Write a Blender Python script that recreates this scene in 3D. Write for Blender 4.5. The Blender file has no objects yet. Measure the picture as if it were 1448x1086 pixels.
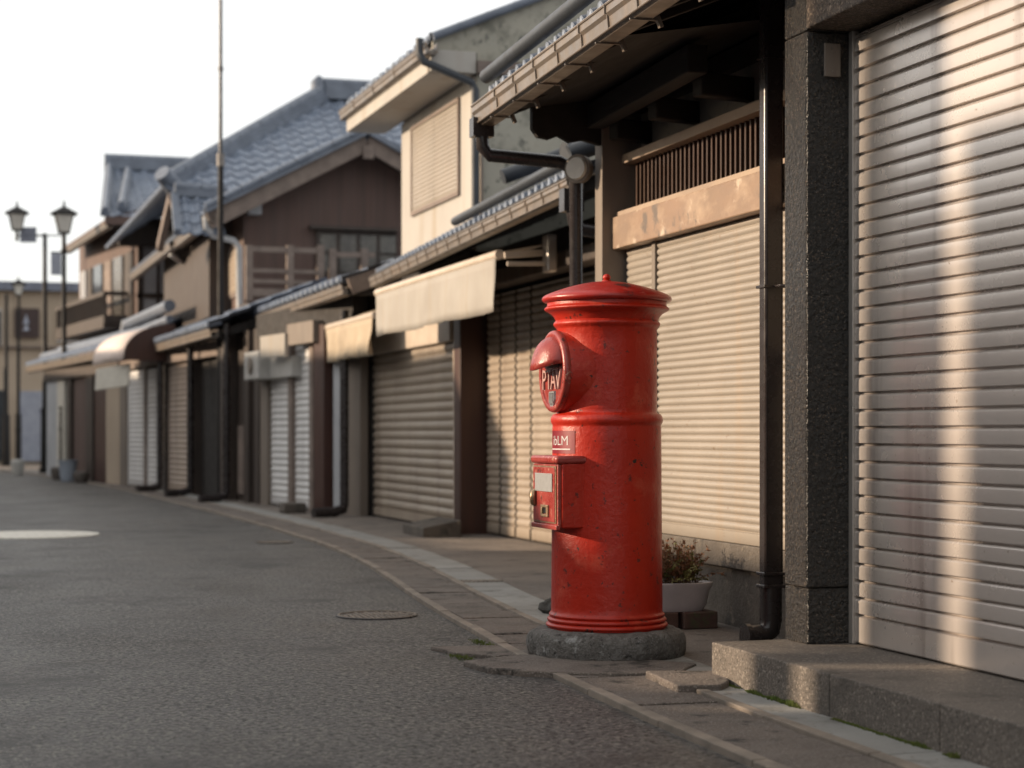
import bpy, math, random
from mathutils import Vector, noise
random.seed(11)
sc = bpy.context.scene
COL = sc.collection
R = math.radians

# ---------------------------------------------------------------- camera
F_PX, U0, V0, CAM_H = 2600.0, 724.0, 612.0, 0.86
TH = math.atan(814/F_PX); ST, CT = math.sin(TH), math.cos(TH)
cd = bpy.data.cameras.new('camera'); cam = bpy.data.objects.new('camera', cd); COL.objects.link(cam)
sc.camera = cam
cam.location = (0, 0, CAM_H); cam.rotation_euler = (R(90), 0, -TH)
cd.sensor_width = 36; cd.lens = 36*F_PX/1448; cd.shift_y = (V0-543)/1448
cd.clip_start = 0.05; cd.clip_end = 2000
cd.dof.use_dof = True; cd.dof.focus_distance = 6.75; cd.dof.aperture_fstop = 2.9
# ---------------------------------------------------------------- light
SUN_EL, SUN_AL = R(15), R(20)          # elevation; angle ahead of the street normal
to_sun = Vector((-math.cos(SUN_EL)*math.cos(SUN_AL), math.cos(SUN_EL)*math.sin(SUN_AL), math.sin(SUN_EL)))
w = bpy.data.worlds.new('World'); sc.world = w; w.use_nodes = True
nt = w.node_tree; sky = nt.nodes.new('ShaderNodeTexSky'); sky.sky_type = 'NISHITA'; sky.sun_disc = False
sky.sun_elevation = SUN_EL; sky.sun_rotation = math.atan2(to_sun.x, to_sun.y)
sky.air_density = 0.8; sky.dust_density = 2.2; sky.ozone_density = 1.2
veil = nt.nodes.new('ShaderNodeMix'); veil.data_type = 'RGBA'; veil.inputs[0].default_value = .86   # thin bright high cloud over the clear sky
nt.links.new(sky.outputs[0], veil.inputs[6]); veil.inputs[7].default_value = (3.32, 3.26, 3.12, 1)
nt.links.new(veil.outputs[2], nt.nodes['Background'].inputs[0]); nt.nodes['Background'].inputs[1].default_value = 0.14
sl = bpy.data.lights.new('sun', 'SUN'); sl.energy = 2.75; sl.angle = R(0.8); sl.color = (1.0, 0.78, 0.56)
so = bpy.data.objects.new('sun', sl); COL.objects.link(so); so.rotation_euler = to_sun.to_track_quat('Z', 'Y').to_euler()
sc.view_settings.view_transform = 'Standard'; sc.view_settings.look = 'None'
sc.view_settings.exposure = 1.33; sc.view_settings.gamma = 1

# ---------------------------------------------------------------- projection helpers (a photo point put on a real plane)
def ray(u, v):
    a = (u-U0)/F_PX
    return (ST+CT*a, CT-ST*a, (V0-v)/F_PX)
def onX(u, v, X):
    r = ray(u, v); d = X/r[0]; return Vector((X, r[1]*d, CAM_H+r[2]*d))
def onY(u, v, Y):
    r = ray(u, v); d = Y/r[1]; return Vector((r[0]*d, Y, CAM_H+r[2]*d))
def onZ(u, v, Z):
    r = ray(u, v); d = (Z-CAM_H)/r[2]; return Vector((r[0]*d, r[1]*d, Z))
def onD(u, v, d):
    r = ray(u, v); return Vector((r[0]*d, r[1]*d, CAM_H+r[2]*d))

# ---------------------------------------------------------------- materials
def pm(name, c1, c2=None, scale=4, rough=.6, rvar=.1, bump=.1, bscale=60, metal=0, stretch=(1, 1, 1), spots=None,
       streak=None, coat=0, cracks=False, c3=None, mid=.5, bstretch=(1, 1, 1), bdist=.004, cells=None, spec=.5):
    m = bpy.data.materials.new(name); m.use_nodes = True
    n = m.node_tree.nodes; l = m.node_tree.links; b = n['Principled BSDF']
    tc = n.new('ShaderNodeTexCoord'); c2 = c2 or tuple(x*.75 for x in c1)
    def mp(s):
        q = n.new('ShaderNodeMapping'); q.inputs['Scale'].default_value = s; l.new(tc.outputs['Object'], q.inputs[0]); return q.outputs[0]
    def nz(s, st=(1, 1, 1), det=6, ro=.6):
        q = n.new('ShaderNodeTexNoise'); q.inputs['Scale'].default_value = s; q.inputs['Detail'].default_value = det
        q.inputs['Roughness'].default_value = ro; l.new(mp(st), q.inputs[0]); return q.outputs[0]
    def ramp(src, a, bb):
        q = n.new('ShaderNodeMapRange'); q.inputs[1].default_value = a; q.inputs[2].default_value = bb; l.new(src, q.inputs[0]); return q.outputs[0]
    def mix(f, a, bb):
        q = n.new('ShaderNodeMix'); q.data_type = 'RGBA'; l.new(f, q.inputs[0])
        for i, x in ((6, a), (7, bb)):
            if isinstance(x, tuple): q.inputs[i].default_value = (*x, 1)
            else: l.new(x, q.inputs[i])
        return q.outputs[2]
    base = nz(scale, stretch)
    col = mix(ramp(base, mid-.18, mid+.18), c1, c2)
    if c3: col = mix(ramp(nz(scale*3.3, stretch), .5, .7), col, c3)
    if cells:      # (colour, scale, lo, hi): aggregate grains
        v = n.new('ShaderNodeTexVoronoi'); v.inputs['Scale'].default_value = cells[1]; l.new(mp((1, 1, 1)), v.inputs[0])
        sep = n.new('ShaderNodeSeparateColor'); l.new(v.outputs['Color'], sep.inputs[0])
        col = mix(ramp(sep.outputs[0], cells[2], cells[3]), col, cells[0])
    if streak:     # (colour, scale, lo, hi): vertical run marks
        col = mix(ramp(nz(streak[1], (1, 1, .06), 4), streak[2], streak[3]), col, streak[0])
    if cracks:
        v = n.new('ShaderNodeTexVoronoi'); v.feature = 'DISTANCE_TO_EDGE'; v.inputs['Scale'].default_value = .33
        wn = n.new('ShaderNodeTexNoise'); wn.inputs['Scale'].default_value = 2.2; wn.inputs['Detail'].default_value = 6
        va = n.new('ShaderNodeVectorMath'); va.operation = 'MULTIPLY_ADD'; va.inputs[1].default_value = (.7, .7, 0); l.new(wn.outputs['Color'], va.inputs[0]); l.new(tc.outputs['Object'], va.inputs[2]); l.new(tc.outputs['Object'], wn.inputs[0]); l.new(va.outputs[0], v.inputs[0])
        c_ = n.new('ShaderNodeMapRange'); c_.inputs[1].default_value = .0035; c_.inputs[2].default_value = .0; l.new(v.outputs['Distance'], c_.inputs[0])
        mm = n.new('ShaderNodeMath'); mm.operation = 'MULTIPLY'; l.new(c_.outputs[0], mm.inputs[0]); l.new(ramp(nz(.9), .46, .56), mm.inputs[1])
        col = mix(mm.outputs[0], col, (.03, .028, .028))
    if spots:
        for s in (spots if isinstance(spots, list) else [spots]):
            col = mix(ramp(nz(s[1], (1, 1, 1), 8, .68), s[2], s[3]), col, s[0])
    l.new(col, b.inputs['Base Color'])
    rr = n.new('ShaderNodeMapRange'); rr.inputs[1].default_value = .3; rr.inputs[2].default_value = .7
    rr.inputs[3].default_value = max(.03, rough-rvar); rr.inputs[4].default_value = min(1, rough+rvar)
    l.new(nz(scale*2.1, stretch), rr.inputs[0]); l.new(rr.outputs[0], b.inputs['Roughness'])
    b.inputs['Metallic'].default_value = metal; b.inputs['Specular IOR Level'].default_value = spec
    if coat: b.inputs['Coat Weight'].default_value = coat; b.inputs['Coat Roughness'].default_value = .15
    if bump:
        bn = n.new('ShaderNodeBump'); bn.inputs['Strength'].default_value = bump; bn.inputs['Distance'].default_value = bdist
        l.new(nz(bscale, bstretch, 5, .65), bn.inputs['Height']); l.new(bn.outputs[0], b.inputs['Normal'])
    return m
M = {}
M['asphalt'] = pm('asphalt', (.215, .205, .198), (.125, .119, .115), .5, .44, .14, 1, 70, c3=(.20, .18, .165), cells=((.50, .46, .40), 110, .74, 1.0),
                  spots=[((.014, .012, .011), 46, .515, .565), ((.42, .38, .335), 52, .585, .64), ((.060, .056, .053), 1.2, .53, .66), ((.022, .02, .019), 7, .62, .70)], stretch=(1, .7, 1), bdist=.09, cracks=True)
M['pavement'] = pm('pavement', (.19, .16, .135), (.11, .092, .08), 1.5, .85, .1, 1, 70, cells=((.25, .22, .19), 220, .85, 1), spots=((.05, .045, .04), 5, .56, .66), bdist=.012)
M['paver'] = pm('paver', (.16, .13, .11), (.09, .075, .065), 3.2, .85, .1, 1, 60, c3=(.14, .12, .105), cells=((.26, .23, .2), 260, .82, 1), spots=[((.035, .03, .026), 7, .57, .64), ((.04, .035, .03), 80, .58, .66)], bdist=.014)
M['edging'] = pm('edging', (.25, .205, .165), (.13, .11, .09), 6, .85, .1, .7, 80, spots=((.06, .05, .04), 9, .60, .7))
M['pale_concrete'] = pm('pale_concrete', (.27, .265, .25), (.19, .187, .175), 2.2, .75, .1, .6, 90, spots=[((.11, .105, .095), 4, .54, .68), ((.14, .12, .10), 30, .58, .66), ((.12, .19, .15), 2.4, .66, .8)])
M['granite_step'] = pm('granite_step', (.145, .122, .102), (.09, .077, .066), 2.2, .7, .1, 1, 62, cells=((.25, .215, .18), 150, .80, 1), spots=[((.035, .03, .025), 110, .56, .62), ((.07, .06, .05), 3.5, .55, .68)], bdist=.010)
M['granite_dark'] = pm('granite_dark', (.048, .042, .036), (.028, .026, .023), 2, .30, .12, 1, 60, cells=((.15, .115, .085), 200, .84, 1), spots=((.012, .012, .012), 90, .50, .58), bdist=.035)
M['granite_warm'] = pm('granite_warm', (.13, .095, .07), (.075, .058, .046), 3, .42, .12, 1, 60, cells=((.34, .26, .19), 130, .70, 1), spots=((.03, .025, .02), 80, .54, .60), bdist=.03)
M['stone_base'] = pm('stone_base', (.16, .148, .135), (.10, .093, .085), 9, .85, .08, 1, 48, c3=(.20, .19, .178), cells=((.20, .19, .18), 230, .8, 1), spots=[((.34, .34, .33), 16, .57, .66), ((.035, .033, .03), 40, .56, .66)], bdist=.03)
M['sill_stone'] = pm('sill_stone', (.11, .092, .074), (.065, .055, .047), 4, .8, .1, .9, 50, spots=[((.26, .22, .17), 6, .58, .68), ((.03, .027, .024), 5, .55, .65)], bdist=.010)
M['red'] = pm('red', (.42, .020, .006), (.34, .014, .005), 2.2, .38, .12, .55, 34, c3=(.36, .020, .009), spots=[((.46, .065, .035), 5, .56, .70), ((.13, .02, .014), 30, .61, .64), ((.04, .018, .014), 9, .66, .675), ((.03, .015, .012), 42, .655, .67)], coat=.0, bdist=.006, spec=.36)
M['red_worn'] = pm('red_worn', (.30, .045, .035), (.22, .022, .017), 9, .32, .12, .5, 60, spots=[((.05, .025, .02), 26, .60, .64), ((.50, .28, .21), 30, .60, .68)], spec=.5)
M['red_cap'] = pm('red_cap', (.34, .014, .007), (.25, .010, .006), 6, .34, .12, .4, 50, spots=[((.05, .018, .015), 9, .56, .62), ((.45, .12, .09), 22, .61, .70)])
M['letters'] = pm('letters', (.50, .34, .30), (.36, .17, .15), 40, .45, .1, .3, 120)
M['badge'] = pm('badge', (.42, .42, .42), (.25, .25, .26), 60, .4, .1, .3, 150, metal=.6)
M['brass'] = pm('brass', (.42, .30, .19), (.25, .17, .10), 30, .35, .1, .2, 120, metal=.7)
M['label_grey'] = pm('label_grey', (.27, .27, .27), (.22, .22, .22), 60, .45, .1, .2, 220)
M['sticker'] = pm('sticker', (.20, .003, .014), (.15, .002, .011), 10, .4, .05, .05, 80)
M['white_ink'] = pm('white_ink', (.50, .47, .47), (.40, .37, .37), 60, .5, .05, 0)
M['black'] = pm('black', (.012, .012, .013), (.008, .008, .008), 8, .4, .1, .1, 60)
M['dark_pipe'] = pm('dark_pipe', (.030, .024, .024), (.022, .018, .018), 6, .28, .08, .08, 60, spots=((.07, .055, .05), 14, .66, .75))
M['black_pole'] = pm('black_pole', (.014, .012, .012), (.010, .009, .009), 6, .6, .1, .1, 60, spec=.25)
M['shutter_a'] = pm('shutter_a', (.60, .54, .50), (.52, .47, .43), 1.3, .26, .06, .02, 5, metal=.5, streak=((.36, .31, .28), 9, .54, .74), spots=[((.24, .16, .11), 45, .67, .69)], bdist=.003)
M['shutter_b'] = pm('shutter_b', (.34, .30, .255), (.285, .25, .21), 1.6, .42, .08, .12, 10, metal=.15, streak=((.33, .27, .21), 9, .56, .75), spots=((.22, .15, .10), 22, .65, .69))
M['shutter_tan'] = pm('shutter_tan', (.34, .28, .22), (.28, .23, .18), 1.6, .5, .08, .12, 10, metal=.1, streak=((.24, .19, .15), 7, .52, .72), spots=((.18, .12, .08), 30, .70, .75))
M['shutter_white'] = pm('shutter_white', (.62, .61, .60), (.54, .53, .52), 1.6, .5, .08, .1, 10, metal=.05, streak=((.33, .32, .32), 7, .55, .75))
M['shutter_brown'] = pm('shutter_brown', (.42, .33, .27), (.35, .28, .225), 1.6, .5, .08, .1, 10, streak=((.17, .13, .1), 7, .55, .75))
M['alu'] = pm('alu', (.48, .44, .40), (.38, .35, .32), 5, .35, .1, .1, 60, metal=.5)
M['cream_metal'] = pm('cream_metal', (.52, .44, .36), (.42, .35, .28), 5, .42, .1, .12, 30, spots=((.20, .14, .10), 16, .63, .73))
M['gutter'] = pm('gutter', (.20, .168, .14), (.14, .118, .10), 5, .40, .12, .15, 30, metal=.25, streak=((.20, .15, .11), 9, .55, .72), spots=((.15, .10, .07), 16, .64, .74))
M['grey_pipe'] = pm('grey_pipe', (.46, .47, .48), (.38, .39, .40), 5, .4, .08, .05, 50)
M['blue_grey_pipe'] = pm('blue_grey_pipe', (.032, .038, .048), (.022, .027, .034), 5, .5, .08, .1, 50)
M['tile'] = pm('tile', (.20, .24, .31), (.13, .155, .205), 5, .38, .12, .25, 50, c3=(.26, .29, .34), spots=((.07, .08, .095), 7, .58, .68))
M['ridge'] = pm('ridge', (.155, .18, .225), (.095, .112, .145), 5, .45, .12, .3, 40, spots=((.22, .22, .22), 8, .66, .78))
M['plaster_white'] = pm('plaster_white', (.38, .36, .33), (.33, .31, .285), 1.2, .85, .05, .3, 40, streak=((.30, .26, .21), 3.5, .54, .72))
M['plaster_mould'] = pm('plaster_mould', (.36, .34, .285), (.26, .25, .21), 1.6, .9, .05, .35, 35, c3=(.31, .30, .255), spots=[((.18, .175, .145), 3.2, .50, .62), ((.11, .11, .095), 9, .57, .66)])
M['plaster_dark'] = pm('plaster_dark', (.20, .175, .15), (.11, .10, .09), 2.2, .85, .1, .3, 50, spots=((.05, .045, .04), 4, .55, .7))
M['plaster_grey'] = pm('plaster_grey', (.42, .43, .45), (.33, .34, .36), 2, .85, .05, .2, 40)
M['plaster_tan'] = pm('plaster_tan', (.42, .34, .26), (.35, .28, .21), .8, .85, .05, .2, 40, streak=((.27, .21, .16), 1.5, .55, .75))
M['wood_dark'] = pm('wood_dark', (.050, .034, .026), (.028, .020, .016), 9, .6, .1, .5, 30, stretch=(1, 1, .15), bstretch=(1, 1, .12))
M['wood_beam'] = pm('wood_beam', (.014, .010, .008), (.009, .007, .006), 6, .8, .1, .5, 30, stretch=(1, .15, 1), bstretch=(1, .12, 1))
M['wood_red'] = pm('wood_red', (.060, .022, .014), (.035, .015, .011), 7, .5, .1, .35, 30, stretch=(1, 1, .12), bstretch=(1, 1, .12))
M['wood_brown'] = pm('wood_brown', (.105, .062, .050), (.07, .044, .037), 5, .7, .1, .5, 24, stretch=(3, 1, .1), bstretch=(4, 1, .1))
M['wood_grey'] = pm('wood_grey', (.20, .155, .13), (.13, .10, .085), 6, .7, .1, .4, 30, stretch=(1, .2, 1))
M['wood_lattice'] = pm('wood_lattice', (.055, .024, .012), (.03, .014, .008), 12, .5, .1, .35, 30, stretch=(1, 1, .15))
M['lintel'] = pm('lintel', (.30, .19, .12), (.20, .14, .10), 2.4, .5, .12, .35, 30, stretch=(1, .5, 1), c3=(.36, .26, .18), spots=[((.13, .10, .08), 4.5, .57, .64), ((.48, .38, .29), 6, .58, .66)])
M['beam_pale'] = pm('beam_pale', (.36, .27, .195), (.25, .185, .14), 5, .6, .1, .3, 30, stretch=(1, .3, 1), spots=((.10, .08, .06), 8, .60, .70))
M['post_grey'] = pm('post_grey', (.19, .155, .125), (.13, .108, .09), 3, .7, .1, .3, 60, stretch=(1, 1, .2), spots=((.30, .28, .26), 9, .66, .76))
M['canvas_white'] = pm('canvas_white', (.32, .30, .27), (.28, .258, .23), 2, .9, .05, .3, 12, streak=((.29, .25, .20), 6, .54, .74))
M['canvas_cream'] = pm('canvas_cream', (.40, .325, .235), (.33, .27, .20), 2, .9, .05, .3, 12)
M['plastic_awning'] = pm('plastic_awning', (.66, .55, .50), (.58, .48, .43), 3, .55, .08, .1, 20)
M['glass_dark'] = pm('glass_dark', (.05, .055, .06), (.035, .04, .045), 2, .12, .05, .0, 20)
M['glass_pale'] = pm('glass_pale', (.13, .12, .105), (.08, .075, .07), 5, .25, .1, .1, 20)
M['lamp_glass'] = pm('lamp_glass', (.62, .60, .55), (.5, .48, .44), 5, .25, .05, .0, 20)
M['sign_blue'] = pm('sign_blue', (.16, .18, .23), (.12, .13, .17), 5, .5, .1, .0, 20)
M['banner_grey'] = pm('banner_grey', (.34, .36, .42), (.26, .28, .34), 5, .7, .1, .1, 20)
M['sign_brown'] = pm('sign_brown', (.055, .032, .03), (.04, .024, .022), 5, .6, .1, .1, 20)
M['paper'] = pm('paper', (.50, .49, .46), (.36, .35, .33), 9, .7, .1, .1, 20)
M['ac'] = pm('ac', (.40, .39, .37), (.33, .32, .30), 5, .5, .1, .1, 30)
M['pot'] = pm('pot', (.46, .43, .44), (.35, .32, .33), 6, .55, .1, .25, 50, spots=[((.12, .12, .09), 9, .62, .74)])
M['brick'] = pm('brick', (.11, .06, .045), (.06, .038, .03), 8, .85, .1, .6, 60, spots=((.06, .08, .03), 7, .58, .68))
M['soil'] = pm('soil', (.05, .035, .025), (.03, .02, .015), 20, .95, .02, .6, 80)
M['leaf_dry'] = pm('leaf_dry', (.27, .12, .05), (.14, .06, .03), 30, .7, .1, 0)
M['leaf_green'] = pm('leaf_green', (.13, .14, .035), (.20, .17, .05), 20, .65, .1, 0)
M['stem'] = pm('stem', (.12, .07, .04), (.08, .05, .03), 20, .8, .1, 0)
M['moss'] = pm('moss', (.085, .13, .02), (.12, .13, .03), 20, .9, .05, 0)
M['iron'] = pm('iron', (.20, .175, .155), (.11, .098, .09), 20, .5, .1, .4, 90)
M['pale_cover'] = pm('pale_cover', (.60, .57, .50), (.50, .47, .41), 9, .55, .1, .3, 80)
M['rock'] = pm('rock', (.07, .068, .062), (.04, .038, .035), 10, .85, .1, 1, 30, bdist=.02)
M['bucket'] = pm('bucket', (.30, .34, .40), (.24, .27, .32), 6, .5, .1, .1, 30)
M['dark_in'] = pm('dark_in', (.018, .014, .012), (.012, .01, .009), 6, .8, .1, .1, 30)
M['junk'] = pm('junk', (.10, .085, .075), (.05, .042, .038), 6, .7, .1, .2, 30)

# ---------------------------------------------------------------- mesh builder
class MB:
    def __init__(s): s.v = []; s.f = []
    def add(s, vs, fs):
        o = len(s.v); s.v += [tuple(x) for x in vs]; s.f += [tuple(i+o for i in f) for f in fs]; return s
    def box(s, x0, x1, y0, y1, z0, z1):
        return s.add([(x, y, z) for z in (z0, z1) for x, y in ((x0, y0), (x1, y0), (x1, y1), (x0, y1))],
                     [(3, 2, 1, 0), (4, 5, 6, 7), (0, 1, 5, 4), (1, 2, 6, 5), (2, 3, 7, 6), (3, 0, 4, 7)])
    def prism(s, pts, z0, z1, top=None):          # pts ccw (x,y)
        n = len(pts); zt = top or [z1]*n
        vs = [(p[0], p[1], z0) for p in pts]+[(p[0], p[1], zt[i]) for i, p in enumerate(pts)]
        return s.add(vs, [tuple(range(n-1, -1, -1)), tuple(range(n, 2*n))]+[(i, (i+1) % n, n+(i+1) % n, n+i) for i in range(n)])
    def slab(s, p0, p1, w0, w1, z0, z1, zb0=None, zb1=None):
        """wall-like box along p0->p1 (2D), from offset w0 to w1 on its right-hand (+X) side"""
        d = Vector((p1[0]-p0[0], p1[1]-p0[1])); d.normalize(); n = Vector((d.y, -d.x))
        a0 = Vector(p0[:2])+n*w0; a1 = Vector(p1[:2])+n*w0; b0 = Vector(p0[:2])+n*w1; b1 = Vector(p1[:2])+n*w1
        return s.prism([a0, b0, b1, a1], z0, z1)
    def bar(s, p, q, w, h):                       # rectangular bar between two points
        p, q = Vector(p), Vector(q); d = (q-p).normalized(); up = Vector((0, 0, 1))
        if abs(d.z) > .9: up = Vector((0, 1, 0))
        r = d.cross(up).normalized()*w/2; u = r.cross(d).normalized()*h/2
        vs = [p-r-u, p+r-u, p+r+u, p-r+u, q-r-u, q+r-u, q+r+u, q-r+u]
        return s.add(vs, [(0, 1, 2, 3), (7, 6, 5, 4), (0, 4, 5, 1), (1, 5, 6, 2), (2, 6, 7, 3), (3, 7, 4, 0)])
    def tube(s, pts, r, n=12, cap=True):
        pts = [Vector(p) for p in pts]; rs = r if isinstance(r, (list, tuple)) else [r]*len(pts); o = len(s.v)
        pr = None
        for i, p in enumerate(pts):
            d = (pts[min(i+1, len(pts)-1)]-pts[max(i-1, 0)]).normalized()
            if pr is None:
                a = Vector((0, 0, 1)) if abs(d.z) < .9 else Vector((1, 0, 0)); pr = d.cross(a).normalized()
            else: pr = (pr-d*pr.dot(d)).normalized()
            q = d.cross(pr)
            s.v += [tuple(p+(pr*math.cos(t)+q*math.sin(t))*rs[i]) for t in [2*math.pi*k/n for k in range(n)]]
        for i in range(len(pts)-1):
            for k in range(n): s.f.append((o+i*n+k, o+i*n+(k+1) % n, o+(i+1)*n+(k+1) % n, o+(i+1)*n+k))
        if cap: s.f.append(tuple(o+k for k in range(n-1, -1, -1))); s.f.append(tuple(o+(len(pts)-1)*n+k for k in range(n)))
        return s
    def lathe(s, prof, c=(0, 0, 0), n=96, jit=0):
        o = len(s.v)
        for r, z in prof:
            for k in range(n):
                t = 2*math.pi*k/n; rr = r
                if jit: rr += jit*noise.noise((math.cos(t)*3, math.sin(t)*3, z*9))
                s.v.append((c[0]+rr*math.cos(t), c[1]+rr*math.sin(t), c[2]+z+(jit*.5*noise.noise((math.cos(t)*4+7, math.sin(t)*4, r*9)) if jit else 0)))
        for i in range(len(prof)-1):
            for k in range(n): s.f.append((o+i*n+k, o+i*n+(k+1) % n, o+(i+1)*n+(k+1) % n, o+(i+1)*n+k))
        s.f.append(tuple(o+k for k in range(n-1, -1, -1))); s.f.append(tuple(o+(len(prof)-1)*n+k for k in range(n)))
        return s
    def build(s, name, mat, parent=None, smooth=False, bevel=0, kind=None, label=None, cat=None, group=None, pivot=None):
        me = bpy.data.meshes.new(name); org = Vector((0, 0, 0))
        if parent is not None: org = WL[parent.name]
        elif pivot is not None: org = Vector(pivot)
        elif kind != 'structure' or 1:
            xs = [v[0] for v in s.v]; ys = [v[1] for v in s.v]; zs = [v[2] for v in s.v]
            org = Vector(((min(xs)+max(xs))/2, (min(ys)+max(ys))/2, min(zs)))
            if kind == 'structure': org = Vector((0, 0, 0))
        me.from_pydata([(v[0]-org.x, v[1]-org.y, v[2]-org.z) for v in s.v], [], s.f); me.validate()
        me.materials.append(M[mat] if isinstance(mat, str) else mat)
        o = bpy.data.objects.new(name, me); COL.objects.link(o); WL[o.name] = org
        if parent is not None: o.parent = parent
        else: o.location = org
        if smooth:
            for p in me.polygons: p.use_smooth = True
            me.set_sharp_from_angle(angle=R(38 if smooth is True else smooth))
        if bevel:
            b = o.modifiers.new('b', 'BEVEL'); b.width = bevel; b.segments = 2; b.limit_method = 'ANGLE'; b.angle_limit = R(40)
        if kind: o['kind'] = kind
        if label: o['label'] = label
        if cat: o['category'] = cat
        if group: o['group'] = group
        return o
WL = {}
def thing(name, label, cat, loc, group=None):
    o = bpy.data.objects.new(name, None); COL.objects.link(o); o.location = loc; o.empty_display_size = .1
    o['label'] = label; o['category'] = cat
    if group: o['group'] = group
    WL[o.name] = Vector(loc); return o

def text_mesh(txt, size, ext):
    c = bpy.data.curves.new('t', 'FONT'); c.body = txt; c.size = size; c.extrude = ext; c.align_x = 'CENTER'; c.align_y = 'CENTER'; c.resolution_u = 3
    o = bpy.data.objects.new('t', c); me = bpy.data.meshes.new_from_object(o)
    r = ([tuple(v.co) for v in me.vertices], [tuple(p.vertices) for p in me.polygons])
    bpy.data.objects.remove(o); bpy.data.curves.remove(c); return r
def put_text(mb, txt, size, ext, org, ex, ey, sx=1, sy=1):
    vs, fs = text_mesh(txt, size, ext); ex, ey = Vector(ex), Vector(ey); ez = ex.cross(ey)
    return mb.add([Vector(org)+ex*v[0]*sx+ey*v[1]*sy+ez*v[2] for v in vs], fs)

# roller shutter: p0,p1 facade line (far->near order irrelevant), facing -X side
def shutter(p0, p1, z0, z1, pitch, depth, style=0, bottom=.06):
    mb = MB(); d = Vector((p1[0]-p0[0], p1[1]-p0[1])); L = d.length; d.normalize(); n = Vector((d.y, -d.x))
    if n.x > 0: n = -n
    prof = {0: [(0, -1.3), (.10, -1.3), (.11, .25), (.12, .50), (.45, .56), (.78, .48), (.84, .44), (.93, .05), (.955, -.2), (.97, -1.1)],
            1: [(0, -.6), (.12, -.05), (.30, .35), (.5, .5), (.7, .35), (.88, -.05), (.97, -.6)]}[style]
    pts = [(z0, 0.0), (z0+.005, .5), (z0+bottom, .5), (z0+bottom+.004, -.6)]; z = z0+bottom+.006
    while z < z1:
        w = .12*random.uniform(-1, 1)
        for f, o in prof: pts.append((z+f*pitch, o+w*.3))
        z += pitch
    pts = [p for p in pts if p[0] <= z1]
    nx = max(2, int(L/.35)); vs = []; fs = []
    for zz, o in pts:
        for i in range(nx+1):
            q = Vector(p0[:2])+d*(L*i/nx)+n*(o*depth+.0015*noise.noise((i*.8, zz*4, L)))
            vs.append((q.x, q.y, zz))
    fl = (p1[1] > p0[1])
    for j in range(len(pts)-1):
        for i in range(nx):
            a = j*(nx+1)+i; q = (a, a+1, a+nx+2, a+nx+1); fs.append(q if not fl else q[::-1])
    return mb.add(vs, fs)

def tiles(mb, O, e1, e2, poly, tw=.27, rl=.26, h=.035, sub=6):
    """pantile surface: O origin at eave, e1 along eave, e2 up slope (unit); poly in (s,t) metres"""
    e1, e2 = Vector(e1).normalized(), Vector(e2).normalized(); nn = e1.cross(e2)
    if nn.z < 0: nn = -nn
    S = [p[0] for p in poly]; T = [p[1] for p in poly]
    def inside(x, y):
        c = False; n = len(poly)
        for i in range(n):
            x1, y1 = poly[i]; x2, y2 = poly[i-1]
            if (y1 > y) != (y2 > y) and x < (x2-x1)*(y-y1)/(y2-y1)+x1: c = not c
        return c
    s0, s1, t0, t1 = min(S), max(S), min(T), max(T); ns = int(math.ceil((s1-s0)/tw))*sub; nr = int(math.ceil((t1-t0)/rl))
    for r in range(nr):
        ta = t0+r*rl; tb = min(t1, ta+rl*1.0)
        row = []
        for i in range(ns+1):
            s = s0+i*tw/sub; ph = (i % sub)/sub
            hh = h*(.5+.5*math.cos(2*math.pi*ph)); hh = hh*hh/h
            row.append((s, hh))
        for i in range(ns):
            if not inside((row[i][0]+row[i+1][0])/2, (ta+tb)/2): continue
            (sa, ha), (sb, hb) = row[i], row[i+1]
            P = lambda s, t, z: Vector(O)+e1*s+e2*t+nn*z
            mb.add([P(sa, ta, ha+.018), P(sb, ta, hb+.018), P(sb, tb, hb), P(sa, tb, ha), P(sa, ta, ha-.012), P(sb, ta, hb-.012)],
                   [(0, 1, 2, 3), (4, 5, 1, 0)])
    return mb

def ridge(mb, p, q, w=.16, h=.2, r=.07):
    p, q = Vector(p), Vector(q)
    mb.bar(p+Vector((0, 0, h*.25)), q+Vector((0, 0, h*.25)), w*1.25, h*.5)
    mb.bar(p+Vector((0, 0, h*.6)), q+Vector((0, 0, h*.6)), w, h*.4)
    n = max(2, int((q-p).length/.3))
    for i in range(n):
        a = p.lerp(q, i/n); b = p.lerp(q, (i+.97)/n)
        mb.tube([a+Vector((0, 0, h*.85)), b+Vector((0, 0, h*.85+.006))], [r, r*.93], 10)
    return mb

def eave_caps(mb, p, q, step, r, out=.02, up=0):
    p, q = Vector(p), Vector(q); L = (q-p).length; n = int(L/step); d = (q-p).normalized(); o = Vector((-d.y, d.x, 0))
    if o.x > 0: o = -o
    for i in range(n):
        c = p+d*(i+.5)*step+Vector((0, 0, up)); c.z += random.uniform(-.003, .003)
        mb.tube([c-o*.16+Vector((0, 0, .05)), c+o*out], [r*.94, r], 10)
        mb.tube([c+o*out, c+o*(out+.006)], [r*.7, r*.68], 10)
    return mb

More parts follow.
